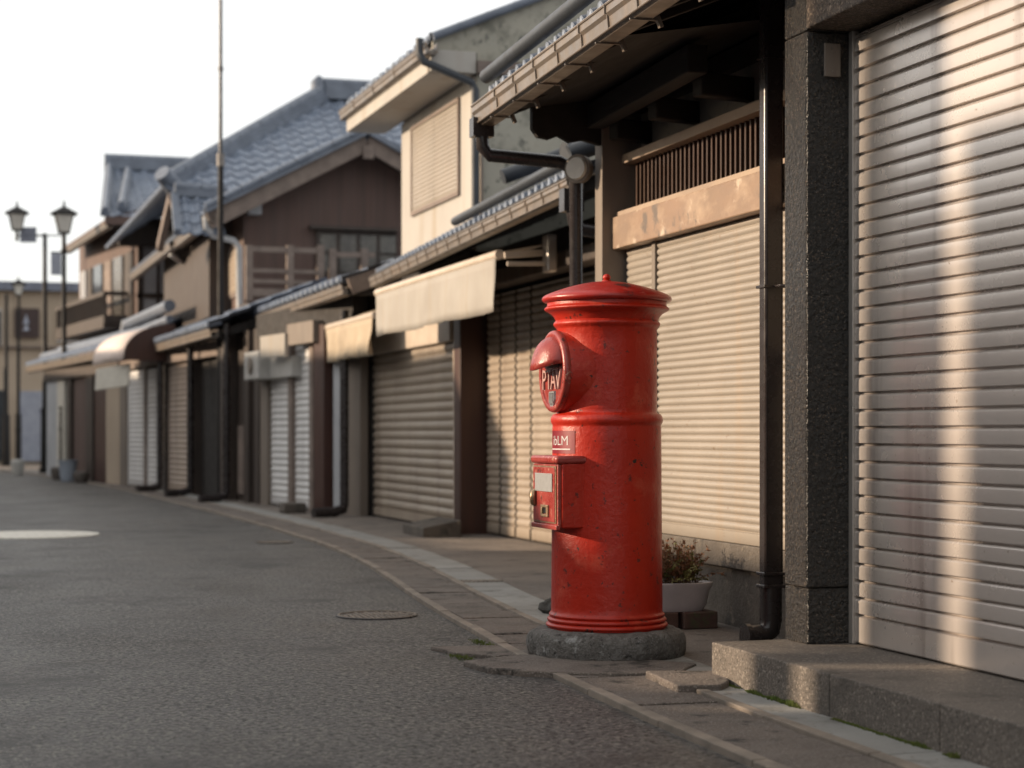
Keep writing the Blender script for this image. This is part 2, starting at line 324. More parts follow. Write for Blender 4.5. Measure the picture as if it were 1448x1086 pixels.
def gutter(mb, p, q, w=.10, h=.09, seams=.45):
    """box gutter along p->q (top rim height), hung out on the -X side"""
    p, q = Vector(p), Vector(q); d = (q-p).normalized(); o = Vector((-d.y, d.x, 0)).normalized()
    if o.x > 0: o = -o
    p = p-o*w; q = q-o*w
    prof = [(0, 0), (0, -h*.9), (w*.15, -h), (w*.7, -h), (w*.86, -h*.86), (w*.9, -h*.45), (w, -h*.32), (w, 0), (w*.93, 0), (w*.93, -h*.3), (w*.8, -h*.5), (w*.76, -h*.82), (w*.1, -h*.9), (w*.06, 0)]
    n = len(prof); vs = []
    for e in (p, q): vs += [e+o*a+Vector((0, 0, b)) for a, b in prof]
    fs = [(i, (i+1) % n, n+(i+1) % n, n+i) for i in range(n)]+[tuple(range(n-1, -1, -1)), tuple(range(n, 2*n))]
    mb.add(vs, fs); mb.tube([p+o*w, q+o*w], .007, 8); mb.tube([p+o*w*.88+Vector((0, 0, -h*.88)), q+o*w*.88+Vector((0, 0, -h*.88))], .005, 8)
    if seams:
        for i in range(int((q-p).length/seams)):
            c = p+d*(i+.4)*seams
            for off, dep in ((w+.003, 0), ):
                mb.bar(c+o*(w+.002)+Vector((0, 0, .004)), c+o*(w+.001)+Vector((0, 0, -h*.34)), .012, .004)
                mb.bar(c+o*(w*.92)+Vector((0, 0, -h*.34)), c+o*(w*.88)+Vector((0, 0, -h*.9)), .012, .004)
    return mb

# ================================================================ SETTING: ground
kp = [(1074.6, 1085.8), (872.6, 998.5), (770, 950), (726, 926.5), (655, 885), (590.6, 849), (524, 800), (466, 773), (400, 752), (357, 739), (246, 710), (144, 685), (0, 664.6)]
kw = [onZ(u, v, .01) for u, v in kp]
kw = [Vector((1.98, -12, 0)), Vector((1.98, 2, 0))]+kw+[Vector((-.8, 46.5, 0)), Vector((-4, 48.6, 0)), Vector((-9, 50, 0))]
def smooth_line(P, it=3):
    for _ in range(it):
        Q = [P[0]]
        for a, b in zip(P, P[1:]): Q += [a.lerp(b, .25), a.lerp(b, .75)]
        Q.append(P[-1]); P = Q
    return P
KL = [Vector((p.x, p.y)) for p in smooth_line([Vector((k.x, k.y, 0)) for k in kw], 3)]
# resample
def resample(P, step):
    out = [P[0]]; acc = 0
    for a, b in zip(P, P[1:]):
        L = (b-a).length; t = step-acc
        while t <= L: out.append(a.lerp(b, t/L)); t += step
        acc = L-(t-step)
    out.append(P[-1]); return out
KR = resample(KL, .17)
def knorm(i, P=None):
    P = P or KR; d = (P[min(i+1, len(P)-1)]-P[max(i-1, 0)]).normalized(); return Vector((d.y, -d.x))
def koff(i, w): return KR[i]+knorm(i)*w
MB().box(-150, 200, -60, 320, -.5, 0).build('road', 'asphalt', kind='structure')
def strip(w0, w1, z0, z1, name, mat, every=2, gap=.008, jit=.002, seed=3):
    rnd = random.Random(seed); mb = MB(); i = 0
    while i+every < len(KR):
        j = i+every; z = z1+rnd.uniform(-jit, jit)
        a0, a1, b0, b1 = koff(i, w0), koff(j, w0), koff(i, w1), koff(j, w1)
        g = gap/2; dd = (a1-a0).normalized()*g; a0 += dd; b0 += dd; a1 -= dd; b1 -= dd
        mb.prism([a0, b0, b1, a1], z0, z1, [z+rnd.uniform(-jit, jit) for _ in range(4)]); i = j
    return mb
strip(0, .045, -.02, .021, '', '', 4, .004, .003).build('kerb_edge', 'edging', kind='structure', bevel=.004)
strip(.051, .325, -.02, .015, '', '', 2, .007, .003).build('kerb_stones', 'paver', kind='structure', bevel=.003)
strip(.331, .372, -.02, .022, '', '', 4, .004, .003).build('kerb_inner_edge', 'edging', kind='structure', bevel=.004)
strip(.378, .61, -.02, .016, '', '', 4, .006, .002).build('gutter_covers', 'pale_concrete', kind='structure', bevel=.003)
mb = MB(); P = [koff(i, .612) for i in range(0, len(KR), 3)]
for a, b in zip(P, P[1:]):
    mb.add([(a.x, a.y, .012), (b.x, b.y, .012), (b.x+(9 if b.y < 44 else 30), b.y, .012), (a.x+(9 if a.y < 44 else 30), a.y, .012)], [(0, 3, 2, 1)])
mb.build('pavement', 'pavement', kind='structure')

# broken cement slabs on the road side of the postbox
def slabpoly(px, z, name, mat, **k):
    pts = [onZ(u, v, z) for u, v in px]
    ar = sum(a.x*b.y-b.x*a.y for a, b in zip(pts, pts[1:]+pts[:1]))
    if ar < 0: pts.reverse()
    q = []
    for i, (a, b) in enumerate(zip(pts, pts[1:]+pts[:1])):
        n = max(2, int((b-a).length/.03))
        for j in range(n):
            c = a.lerp(b, j/n); q.append((c.x+.005*noise.noise((c.x*22, c.y*22, 1)), c.y+.007*noise.noise((c.x*22, c.y*22, 5))))
    return MB().prism(q, -.01, z).build(name, mat, **k)
slabpoly([(609, 914), (700, 912), (742, 925), (700, 927), (640, 922), (628, 918)], .016, 'broken_slab', 'paver', bevel=.004, label='small cracked cement slab flush at the road edge, left of the larger slab', cat='slab', group='broken cement slabs by the kerb')
slabpoly([(655, 934), (735, 925), (800, 926), (900, 930), (985, 938), (960, 950), (880, 952), (800, 951), (740, 948), (690, 944)], .022, 'broken_slab', 'paver', bevel=.005, label='large broken cement slab under the red postbox', cat='slab', group='broken cement slabs by the kerb')
slabpoly([(912, 948), (1018, 948), (1032, 962), (1020, 968), (958, 969)], .038, 'cement_wedge', 'paver', bevel=.006, label='low cement wedge between postbox base and granite step', cat='slab')
# fallen rock behind the postbox
mb = MB(); c = onZ(775, 868, .012); n = 20
mb.lathe([(.001, 0), (.06, .0), (.085, .025), (.07, .055), (.03, .07), (.001, .072)], (c.x+.05, c.y, .01), 24, .03)
mb.build('rock', 'rock', smooth=60, label='dark loose rock on pale gutter cover behind postbox', cat='rock')

# ================================================================ POSTBOX
PC = onZ(858, 929, 0); PX, PY = PC.x, PC.y
pb = thing('postbox', 'round red pillar postbox with domed cap and hooded slot on a stone base', 'postbox', (PX, PY, 0))
MB().lathe([(.001, 0), (.288, 0), (.297, .008), (.301, .02), (.303, .04), (.303, .06), (.300, .076), (.292, .091), (.278, .101), (.262, .106), (.24, .108), (.001, .108)], (PX, PY, .008), 128, .012).build('stone_base', 'stone_base', pb, smooth=60)
def dense(prof, k=4):
    out = []
    for (r0, z0), (r1, z1) in zip(prof, prof[1:]):
        for i in range(k): out.append((r0+(r1-r0)*i/k, z0+(z1-z0)*i/k))
    out.append(prof[-1]); return out
def ring(z, r, h, e, n=6): return [(r+e*math.sin(math.pi*i/n), z+h*i/n) for i in range(n+1)]
body = [(.001, .116), (.226, .116)]+ring(.118, .226, .02, .008)+ring(.139, .222, .018, .007)+ring(.158, .217, .016, .005)+[(.2135, .18)]
body += dense([(.2135, .20), (.211, .50), (.2085, .882)], 6)+ring(.888, .2075, .042, .008, 8)+[(.196, .934), (.1925, .94)]
body += dense([(.1925, .95), (.1915, 1.255)], 6)+ring(1.262, .196, .026, .009)+[(.197, 1.29), (.203, 1.303), (.214, 1.315), (.228, 1.323)]+ring(1.324, .231, .018, .009)
body += [(.229, 1.345), (.229, 1.358), (.2, 1.36), (.001, 1.36)]
MB().lathe(body, (PX, PY, 0), 128).build('body', 'red', pb, smooth=50)
cap = [(.001, 1.358), (.236, 1.358)]+[(.243, 1.360), (.248, 1.366), (.249, 1.373), (.246, 1.379), (.238, 1.385)]+[(.236*(1-i/14), 1.387+.054*(1-(1-i/14)**1.75)) for i in range(1, 14)]+[(.001, 1.441)]
MB().lathe(cap, (PX, PY, 0), 128).build('cap', 'red_cap', pb, smooth=50)
MB().lathe([(.001, 1.436), (.021, 1.436), (.019, 1.443), (.012, 1.447)]+[(.016*math.cos(t), 1.456+.013*math.sin(t)) for t in [R(-50+i*17) for i in range(8)]]+[(.001, 1.470)], (PX, PY, 0), 24).build('finial', 'red', pb, smooth=50)
# mouth housing: round drum facing -X
ZC = 1.093
def disc_lathe(mb, prof, n=72):      # prof: (radius, x outward); axis -X
    o = len(mb.v)
    for r, x in prof:
        for k in range(n):
            t = 2*math.pi*k/n; mb.v.append((PX-x, PY+r*math.cos(t), ZC+r*math.sin(t)))
    for i in range(len(prof)-1):
        for k in range(n): mb.f.append((o+i*n+k, o+i*n+(k+1) % n, o+(i+1)*n+(k+1) % n, o+(i+1)*n+k))
    mb.f.append(tuple(o+k for k in range(n-1, -1, -1))); mb.f.append(tuple(o+(len(prof)-1)*n+k for k in range(n)))
    return mb
disc_lathe(MB(), [(.166, .05), (.163, .12), (.158, .17), (.153, .198)]).build('slot_housing', 'red', pb, smooth=50)
plate = disc_lathe(MB(), [(.150, .196), (.1555, .202), (.1565, .212), (.154, .221), (.149, .225), (.140, .226), (.133, .224), (.130, .218), (.129, .217), (.001, .217)]).build('slot_plate', 'red_worn', pb, smooth=40)
MB().box(PX-.2205, PX-.214, PY-.075, PY+.075, 1.108, 1.136).build('letter_slot', 'black', pb)
# hood over the slot
mb = MB(); nu, nv = 28, 12; hw, hp, hh, hb = .116, .074, .106, 1.120
for j in range(nv+1):
    for i in range(nu+1):
        a = math.pi*i/nu; b = (math.pi/2)*j/nv
        r = math.cos(b)
        y = hw*math.cos(a)*r; x = hp*math.sin(a)*r; z = hh*math.sin(b)**.85
        lip = (1-j/nv)**6
        x += .014*lip*math.sin(a); z += -.018*lip*(1-abs(math.cos(a))**2*1.0)*0+ -.012*lip
        z += .012*lip*math.cos(2*a)
        mb.v.append((PX-.216-x, PY+y, hb+z))
for j in range(nv):
    for i in range(nu):
        a = j*(nu+1)+i; mb.f.append((a, a+1, a+nu+2, a+nu+1))
o = mb.build('slot_hood', 'red_worn', pb, smooth=60); s = o.modifiers.new('s', 'SOLIDIFY'); s.thickness = .006; s.offset = -1
# raised letters and crest
mb = MB()
ex, ey = (0, -1, 0), (0, 0, 1)
for ch, yy, sx in (('P', .088, .9), ('T', .034, .85), ('A', -.020, .9), ('V', -.078, .95)):
    put_text(mb, ch, .105, .004, (PX-.221, PY+yy, 1.058), ex, ey, sx, 1.05)
mb.build('raised_lettering', 'letters', pb, bevel=.001)
mb = MB()
sh = [(-.032, .034), (.032, .034), (.031, 0), (.018, -.026), (0, -.038), (-.018, -.026), (-.031, 0)]
mb.add([(PX-.217, PY-a, .985+b) for a, b in sh]+[(PX-.224, PY-a*.92, .985+b*.92) for a, b in sh], [tuple(range(7)), tuple(range(13, 6, -1))]+[(i, i+7, (i+1) % 7+7, (i+1) % 7) for i in range(7)])
for k in (-.019, -.007, .006, .018): mb.box(PX-.228, PX-.223, PY+k-.003, PY+k+.003, .962+abs(k)*.6, 1.012)
mb.build('crest', 'badge', pb)
# collection box
bx0, bw, bz0, bz1 = PX-.246, .150, .503, .766
def rbox(x0, x1, y0, y1, z0, z1): return MB().box(x0, x1, y0, y1, z0, z1)
cb = rbox(bx0+.012, PX-.10, PY-bw, PY+bw, bz0, bz1-.02).build('collection_box', 'red', pb, bevel=.006, smooth=40)
MB().box(bx0-.012, PX-.12, PY-bw-.006, PY+bw+.006, bz1-.022, bz1+.008).build('box_lid', 'red_worn', cb, bevel=.010, smooth=50)
MB().box(bx0-.002, bx0+.012, PY-bw+.004, PY+bw-.004, bz0+.004, bz1-.024).box(bx0-.010, bx0+.006, PY-bw, PY+bw, bz0-.006, bz0+.012).build('door_frame', 'red_worn', cb, bevel=.003)
MB().box(bx0-.0065, bx0-.0025, PY-bw+.017, PY+bw-.017, bz0+.017, bz1-.031).build('door_trim', 'brass', cb, bevel=.001)
MB().box(bx0-.009, bx0-.0067, PY-bw+.022, PY+bw-.022, bz0+.022, bz1-.036).build('door', 'red_worn', cb, bevel=.002)
MB().box(bx0-.0125, bx0-.0092, PY-.105, PY+.098, .638, .707).build('label_plate', 'label_grey', cb, bevel=.001)
mb = MB(); c = Vector((bx0-.010, PY+.098, .612))
mb.tube([c+Vector((0, 0, -.03)), c+Vector((-.008, 0, -.022)), c+Vector((-.011, 0, 0)), c+Vector((-.008, 0, .022)), c+Vector((0, 0, .03))], [.006, .011, .013, .011, .006], 12)
mb.build('handle', 'brass', cb, smooth=60)
mb = MB(); y0, y1, z0, z1 = PY-.065, PY+.018, .543, .588
for a in ((y0, y1, z1-.010, z1), (y0, y1, z0, z0+.010), (y0, y0+.018, z0+.0102, z1-.0102), (y1-.018, y1, z0+.0102, z1-.0102)): mb.box(bx0-.017, bx0-.0092, *a)
lk = mb.build('lock_frame', 'brass', cb, bevel=.0015)
MB().box(bx0-.011, bx0-.0093, y0+.02, y1-.02, z0+.012, z1-.012).build('keyhole', 'black', cb)
# sticker wrapped on the drum
def wrap(mb, R0, a0, a1, z0, z1, n=10, zc=None):
    vs = []
    for i in range(n+1):
        a = a0+(a1-a0)*i/n
        for z in (z0, z1): vs.append((PX+R0*math.cos(a), PY+R0*math.sin(a), z))
    return mb.add(vs, [(2*i, 2*i+2, 2*i+3, 2*i+1) for i in range(n)])
sa0, sa1 = R(168), R(215)
st = wrap(MB(), .2105, sa0, sa1, .782, .868, 12).build('sticker', 'sticker', pb, smooth=True)
mb = MB(); vs, fs = text_mesh('ibLM', .060, .0)
Lx = .2105*(sa1-sa0)
mb.add([(PX+.2115*math.cos((sa0+sa1)/2+x*.95/.2105), PY+.2115*math.sin((sa0+sa1)/2+x*.95/.2105), .829+y*.85) for x, y, z in vs], fs)
wrap(mb, .2115, sa0+.05, sa1-.10, .7955, .8005)
mb.build('sticker_print', 'white_ink', st)

# ================================================================ SHOP A : granite front with wide aluminium shutter
A = thing('granite_shop', 'grey granite fronted shop with wide silver roller shutter at right', 'shop', (3.4, 3, 0))
st_ = thing('granite_step', 'long granite step running below the wide silver shutter', 'step', (2.75, 3, 0))
mb = MB()
yy = [5.80, 4.93, 4.30, 3.45, 2.5, 1.4, .2, -1.5]
for a, b in zip(yy, yy[1:]):
    mb.box(2.53+random.uniform(-.001, .001), 3.02, b+.002, a-.002, -.02, .145+random.uniform(-.0008, .0008))
mb.build('step_blocks', 'granite_step', st_, bevel=.005)
MB().box(2.802, 3.60, 5.622, 5.79, .1455, .333).build('pillar_foot', 'granite_dark', A, bevel=.006)
MB().box(2.800, 3.598, 5.622, 5.79, .337, 2.215).box(2.80, 3.598, 5.622, 5.79, 2.219, 6.0).build('pillar', 'granite_dark', A, bevel=.006)
MB().box(2.796, 3.598, -1.2, 5.618, 2.222, 3.2).build('lintel', 'granite_warm', A, bevel=.008)
MB().box(2.83, 3.598, -1.2, 5.618, 3.204, 6.0).box(3.05, 7.5, -1.2, 5.60, .147, 2.20).box(3.605, 7.5, -1.2, 5.785, 2.21, 6.05).box(2.80, 3.6, -1.5, -1.21, .146, 6).build('wall', 'plaster_dark', A)
MB().box(2.958, 2.985, 5.592, 5.6215, .146, 2.221).build('guide_rail', 'alu', A, bevel=.002)
shutter((2.972, 5.592), (2.972, -1.15), .150, 2.221, .0575, .0095, 0, .088).build('roller_shutter', 'shutter_a', A, smooth=25)
mb = MB()
mb.box(2.864, 2.925, 5.612, 5.6215, 2.065, 2.178)
bp = mb.build('cover_plate', 'post_grey', A, bevel=.003)
for z in (2.16, 2.083): MB().tube([(2.893, 5.6125, z), (2.893, 5.609, z)], .003, 8).build('screw', 'iron', bp)

# ================================================================ SHOP B : tiled eave, lattice, cream shutter
B = thing('eaved_shop', 'old shop with deep tiled eave, wooden lattice and cream roller shutter behind the postbox', 'shop', (3.6, 7.3, 0))
mb = MB(); mb.box(3.335, 3.60, 5.83, 8.68, .0, .268); mb.build('plinth', 'sill_stone', B, bevel=.006)
mb = MB()
for a, b in ((5.83, 6.9), (6.904, 7.75), (7.754, 8.68)): mb.box(3.300, 3.60, a, b, .270, .378)
mb.build('sill', 'sill_stone', B, bevel=.006)
shutter((3.315, 8.235), (3.315, 5.84), .380, 1.80, .0345, .010, 1, .05).build('roller_shutter', 'shutter_b', B, smooth=60)
shutter((3.318, 8.66), (3.318, 8.29), .380, 1.80, .0345, .008, 1, .05).build('side_shutter', 'shutter_b', B, smooth=60)
MB().box(3.300, 3.34, 8.240, 8.285, .380, 1.80).build('mullion', 'post_grey', B, bevel=.003)
MB().box(3.248, 3.36, 5.82, 8.70, 1.782, 1.944).build('lintel', 'lintel', B, bevel=.006)
MB().box(3.300, 3.42, 5.82, 8.69, 2.215, 2.262).box(3.270, 3.41, 5.82, 8.69, 1.9455, 1.972).build('lattice_beam', 'beam_pale', B, bevel=.004)
mb = MB(); y = 5.86
while y < 8.66: mb.box(3.355, 3.378, y, y+.016, 1.9725, 2.2145); y += .052
mb.build('lattice', 'wood_lattice', B)
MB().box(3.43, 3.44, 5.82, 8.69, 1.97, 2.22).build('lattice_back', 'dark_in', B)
MB().box(3.405, 3.6, 5.82, 8.69, 2.2625, 2.75).build('plaster_panel', 'plaster_dark', B)
MB().box(3.355, 3.403, 5.82, 8.69, 2.47, 2.56).build('wall_plate', 'wood_beam', B)
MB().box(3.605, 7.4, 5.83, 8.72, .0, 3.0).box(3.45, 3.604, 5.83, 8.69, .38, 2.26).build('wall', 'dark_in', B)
MB().box(3.195, 3.60, 8.690, 8.795, 0, 2.60).build('wing_wall', 'post_grey', B, bevel=.005)
# eave: slightly angled to the wall
E0, E1 = Vector((2.445, 5.83, 0)), Vector((2.612, 8.96, 0)); ed = (E1-E0).normalized(); en = Vector((ed.y, -ed.x, 0))
PB = math.tan(R(22))
def eB(y, off, z): p = E0+ed*((y-E0.y)/ed.y)+en*off; return Vector((p.x, p.y, z))
mb = MB(); L = (E1-E0).length
for i in range(8):
    y = 5.95+i*.40
    a = eB(y, .10, 2.475); b = eB(y, 1.15, 2.475+1.05*PB)
    mb.bar(a, b, .055, .085)
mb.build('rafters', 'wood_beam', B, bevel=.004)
mb = MB(); mb.add([eB(5.83, .02, 2.533), eB(8.96, .02, 2.533), eB(8.96, 4.6, 2.533+4.58*PB), eB(5.83, 4.6, 2.533+4.58*PB), eB(5.83, .02, 2.552), eB(8.96, .02, 2.552), eB(8.96, 4.6, 2.552+4.58*PB), eB(5.83, 4.6, 2.552+4.58*PB)],
                 [(0, 1, 2, 3), (7, 6, 5, 4), (0, 4, 5, 1), (1, 5, 6, 2), (2, 6, 7, 3), (3, 7, 4, 0)])
for k in (.3, .55, .8): mb.bar(eB(5.83, k, 2.520+k*PB), eB(8.9, k, 2.520+k*PB), .05, .03)
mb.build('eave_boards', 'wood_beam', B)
MB().bar(eB(7.2, .55, 2.44), eB(8.68, .55, 2.44), .09, .12).build('eave_purlin', 'wood_beam', B, bevel=.006)
for y in (7.35, 7.95, 8.55): MB().bar(eB(y, .60, 2.36), Vector((3.42, y+.03, 2.36)), .075, .10).build('bracket_arm', 'wood_beam', B, bevel=.008)
mb = MB(); g = [(2.83, 2.375), (2.86, 2.335), (2.92, 2.325), (2.97, 2.345), (3.03, 2.315), (3.10, 2.33), (3.19, 2.31), (3.42, 2.31), (3.42, 2.80), (2.83, 2.56)]
mb.add([(x, 8.70, z) for x, z in g]+[(x, 8.74, z) for x, z in g], [tuple(range(10)), tuple(range(19, 9, -1))]+[(i, i+10, (i+1) % 10+10, (i+1) % 10) for i in range(10)]); mb.build('gable_board', 'wood_beam', B)
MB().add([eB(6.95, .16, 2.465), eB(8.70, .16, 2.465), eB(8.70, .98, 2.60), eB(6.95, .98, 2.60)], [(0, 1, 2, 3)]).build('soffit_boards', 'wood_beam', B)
up = Vector((en.x, en.y, PB)).normalized()
rf = tiles(MB(), eB(5.83, .075, 2.563), ed, up, [(0, 0), (L, 0), (L, 4.9), (0, 4.9)], .15, .24, .032, 6); eave_caps(rf, eB(5.83, .075, 2.575), eB(8.96, .075, 2.575), .135, .031, .02)
rf = rf.build('roof_tiles', 'tile', B, smooth=60)
MB().tube([eB(8.98, .06, 2.675), eB(5.83, .06, 2.675)], .036, 16).build('snow_pipe', 'blue_grey_pipe', B, smooth=60)
mb = gutter(MB(), eB(5.83, -.015, 2.520), eB(8.985, -.015, 2.520), .12, .105, .36); mb.build('gutter', 'gutter', B, smooth=30)
mb = MB()
for i in range(7):
    y = 6.0+i*.44; mb = MB(); mb.bar(eB(y, .0, 2.411), eB(y, .115, 2.411), .010, .006); mb.bar(eB(y, .108, 2.425), eB(y, .125, 2.385), .016, .022)
    mb.build('gutter_hook', 'gutter', B)
mb = MB(); h0 = eB(8.95, .03, 2.43)
mb.box(h0.x-.055, h0.x+.055, h0.y-.035, h0.y+.04, 2.36, 2.455)
mb.tube([h0+Vector((0, 0, -.06)), h0+Vector((.005, 0, -.12)), h0+Vector((.04, 0, -.16)), Vector((3.04, 8.9, 2.245)), Vector((3.10, 8.9, 2.22)), Vector((3.13, 8.9, 2.16)), Vector((3.135, 8.9, .02))], .034, 14)
mb.build('side_downpipe', 'dark_pipe', B, smooth=50)
mb = MB(); mb.tube([(3.135, 8.83, 2.20), (3.10, 8.80, 2.20)], [.070, .074], 24)
lampb = mb.build('round_lamp', 'post_grey', B, smooth=50)
MB().tube([(3.0995, 8.7995, 2.20), (3.086, 8.788, 2.20)], [.060, .054], 24).build('lens', 'lamp_glass', lampb, smooth=50)

# near downpipe against the granite pillar
dp = thing('downpipe', 'tall dark brown square downpipe beside the granite pillar', 'downpipe', (3.20, 6.74, 0), 'dark downpipes along the row')
MB().box(3.160, 3.243, 6.708, 6.772, .235, 3.2).build('pipe', 'dark_pipe', dp, bevel=.012, smooth=50)
for z in (.238, .288): MB().box(3.152, 3.2465, 6.700, 6.780, z, z+.014).build('clamp', 'dark_pipe', dp, bevel=.003)
MB().box(3.154, 3.2465, 6.702, 6.778, 2.36, 2.368).build('clamp', 'dark_pipe', dp)
mb = MB(); mb.box(3.152, 3.2465, 6.700, 6.780, 1.440, 1.452); mb.tube([(3.20, 6.70, 1.446), (3.20, 6.65, 1.446), (3.26, 6.60, 1.44)], .006, 8)
mb.build('clamp', 'dark_pipe', dp, bevel=.003)
mb = MB().tube([(3.20, 6.74, .24), (3.20, 6.74, .11), (3.193, 6.74, .07), (3.165, 6.74, .05), (3.10, 6.74, .045)], [.045, .045, .045, .043, .043], 16)
mb.tube([(3.105, 6.74, .045), (3.085, 6.74, .045)], .052, 16)
mb.build('shoe', 'dark_pipe', dp, smooth=50)

# ---------------------------------------------------------------- planter
pc = onZ(973, 893, .012)+Vector((.03, .16, 0))
pl = thing('planter', 'pale oval flower pot with dry reddish shrub on brick blocks', 'planter', (pc.x, pc.y, .012))
def oval(mb, prof, c, ax=1.35, ay=.8, n=40):
    o = len(mb.v)
    for r, z in prof:
        for k in range(n):
            t = 2*math.pi*k/n; s = 1/(abs(math.cos(t))**3+abs(math.sin(t))**3)**(1/3)
            mb.v.append((c[0]+r*ax*math.cos(t)*s, c[1]+r*ay*math.sin(t)*s, c[2]+z))
    for i in range(len(prof)-1):
        for k in range(n): mb.f.append((o+i*n+k, o+i*n+(k+1) % n, o+(i+1)*n+(k+1) % n, o+(i+1)*n+k))
    mb.f.append(tuple(o+k for k in range(n-1, -1, -1))); mb.f.append(tuple(o+(len(prof)-1)*n+k for k in range(n)))
    return mb
oval(MB(), [(.085, .075), (.098, .10), (.108, .165), (.118, .185), (.119, .198), (.112, .200), (.106, .188), (.001, .186)], (pc.x-.02, pc.y, .012)).build('pot', 'pot', pl, smooth=50)
oval(MB(), [(.104, .19), (.103, .192), (.001, .196)], (pc.x-.02, pc.y, .012)).build('soil', 'soil', pl)
MB().box(pc.x-.02, pc.x+.14, pc.y-.09, pc.y+.09, .013, .086).build('brick', 'brick', pl, bevel=.006)
MB().box(pc.x-.20, pc.x-.04, pc.y-.08, pc.y+.08, .013, .086).build('brick', 'brick', pl, bevel=.006)
rs = MB(); rl = MB(); rg = MB(); rnd = random.Random(5)
def leaf(mb, p, d, L, W):
    d = d.normalized(); s = d.cross(Vector((rnd.uniform(-1, 1), rnd.uniform(-1, 1), rnd.uniform(-1, 1)))).normalized()*W
    mb.add([p, p+d*L*.5+s, p+d*L, p+d*L*.5-s], [(0, 1, 2, 3)])
for k in range(120):
    b = Vector((pc.x-.02+rnd.gauss(0, .06), pc.y+rnd.gauss(0, .025), .205)); dr = Vector((rnd.gauss(0, .55), rnd.gauss(0, .45), 1)).normalized()
    L = rnd.uniform(.07, .21); pts = [b]
    for j in range(5): dr = (dr+Vector((rnd.gauss(0, .18), rnd.gauss(0, .18), rnd.gauss(-.03, .12)))).normalized(); pts.append(pts[-1]+dr*L/5)
    rs.tube(pts, [.0018, .0015, .0013, .001, .0008, .0006], 5)
    for j in range(34):
        t = rnd.uniform(.25, 1)*5; i = min(4, int(t)); p = pts[i].lerp(pts[i+1], t-i)
        dd = dr+Vector((rnd.gauss(0, .8), rnd.gauss(0, .8), rnd.gauss(0, .6)))
        leaf(rg if (k % 4 == 0) else rl, p, dd, rnd.uniform(.010, .024), rnd.uniform(.002, .0045))
pls = rs.build('stems', 'stem', pl); rl.build('dry_leaves', 'leaf_dry', pl); rg.build('green_leaves', 'leaf_green', pl)

# moss along the step and slab edges
mb = MB(); rnd = random.Random(8)
def moss_line(p, q, n, sp, hh):
    for k in range(n):
        t = rnd.random(); c = noise.noise((t*14, p.x*5, 1)) 
        if c < -.22: continue
        b = p.lerp(q, t)+Vector((rnd.gauss(0, sp), rnd.gauss(0, sp), 0))
        for j in range(5):
            d = Vector((rnd.gauss(0, .6), rnd.gauss(0, .6), 1)); L = rnd.uniform(.4, 1)*hh*(.45+max(0, c)*2)
            s = Vector((rnd.gauss(0, 1), rnd.gauss(0, 1), 0)).normalized()*.0022
            mb.add([b-s, b+s, b+d.normalized()*L], [(0, 1, 2)])
moss_line(Vector((2.523, 5.75, .016)), Vector((2.523, 4.2, .016)), 1500, .005, .016)
moss_line(onZ(640, 925, .003), onZ(690, 944, .003), 240, .018, .012)
moss_line(onZ(668, 905, .005), onZ(692, 914, .005), 120, .012, .012)
moss_line(onZ(725, 948, .003), onZ(755, 951, .003), 80, .008, .008)
mb.build('moss', 'moss', kind='stuff', label='green moss and tiny weeds in the joints by the step and slab', cat='moss')

# manholes
def cover(name, px, py, rpx, mat, label, rad=None):
    c = onZ(px, py, .003); d = math.hypot(c.x, c.y); r = rad or rpx/F_PX*d
    mb = MB().lathe([(.001, 0), (r, 0), (r, .006), (r*.93, .008), (r*.92, .004), (.001, .004)], (c.x, c.y, 0), 48)
    if mat == 'iron': t = thing(name, label, 'manhole', (c.x, c.y, 0)); mb.build('cover', 'dark_pipe', t); mb = MB().lathe([(r*.90, .003), (r*.90, .0085), (r*.96, .0085), (r*.96, .003)], (c.x, c.y, 0), 40)
    for k in range(-6, 7):
        h = math.sqrt(max(0, (.84*r)**2-(k*r/7.5)**2))
        if h > .03: mb.box(c.x+k*r/7.5-r*.03, c.x+k*r/7.5+r*.03, c.y-h, c.y+h*(.9 if k % 2 else .55), .0042, .0075)
    if mat == 'iron': return mb.build('raised_pattern', 'edging', t)
    return mb.build(name, mat, label=label, cat='manhole', pivot=(c.x, c.y, 0))
cover('manhole_cover', 533, 870, 58, 'iron', 'round ribbed iron manhole cover in the road beside the kerb')
cover('manhole_cover', 40, 756, 95, 'pale_cover', 'pale bright round manhole cover far left in the road')
cover('manhole_cover', 388, 767, 27, 'iron', 'small dark manhole cover far off near the kerb curve')
# grate in the pale strip
gi = min(range(len(KR)), key=lambda i: abs((KR[i]+knorm(i)*.49-Vector(onZ(678, 822, .017)[:2])).length))
g0, g1 = koff(gi, .375), koff(gi, .615); mb = MB(); dy = Vector((g1-g0)).normalized(); dn = Vector((-dy.y, dy.x))
q = [g0-dn*.06, g1-dn*.06, g1+dn*.06, g0+dn*.06]; mb.prism(q, .010, .0195)
for k in range(9):
    a = g0.lerp(g1, (k+.5)/9); mb.prism([a-dn*.05-dy*.007, a-dn*.05+dy*.007, a+dn*.05+dy*.007, a+dn*.05-dy*.007], .0194, .024)
mb.build('drain_grate', 'edging', label='narrow rusty drain grate across the pale gutter strip', cat='drain grate')

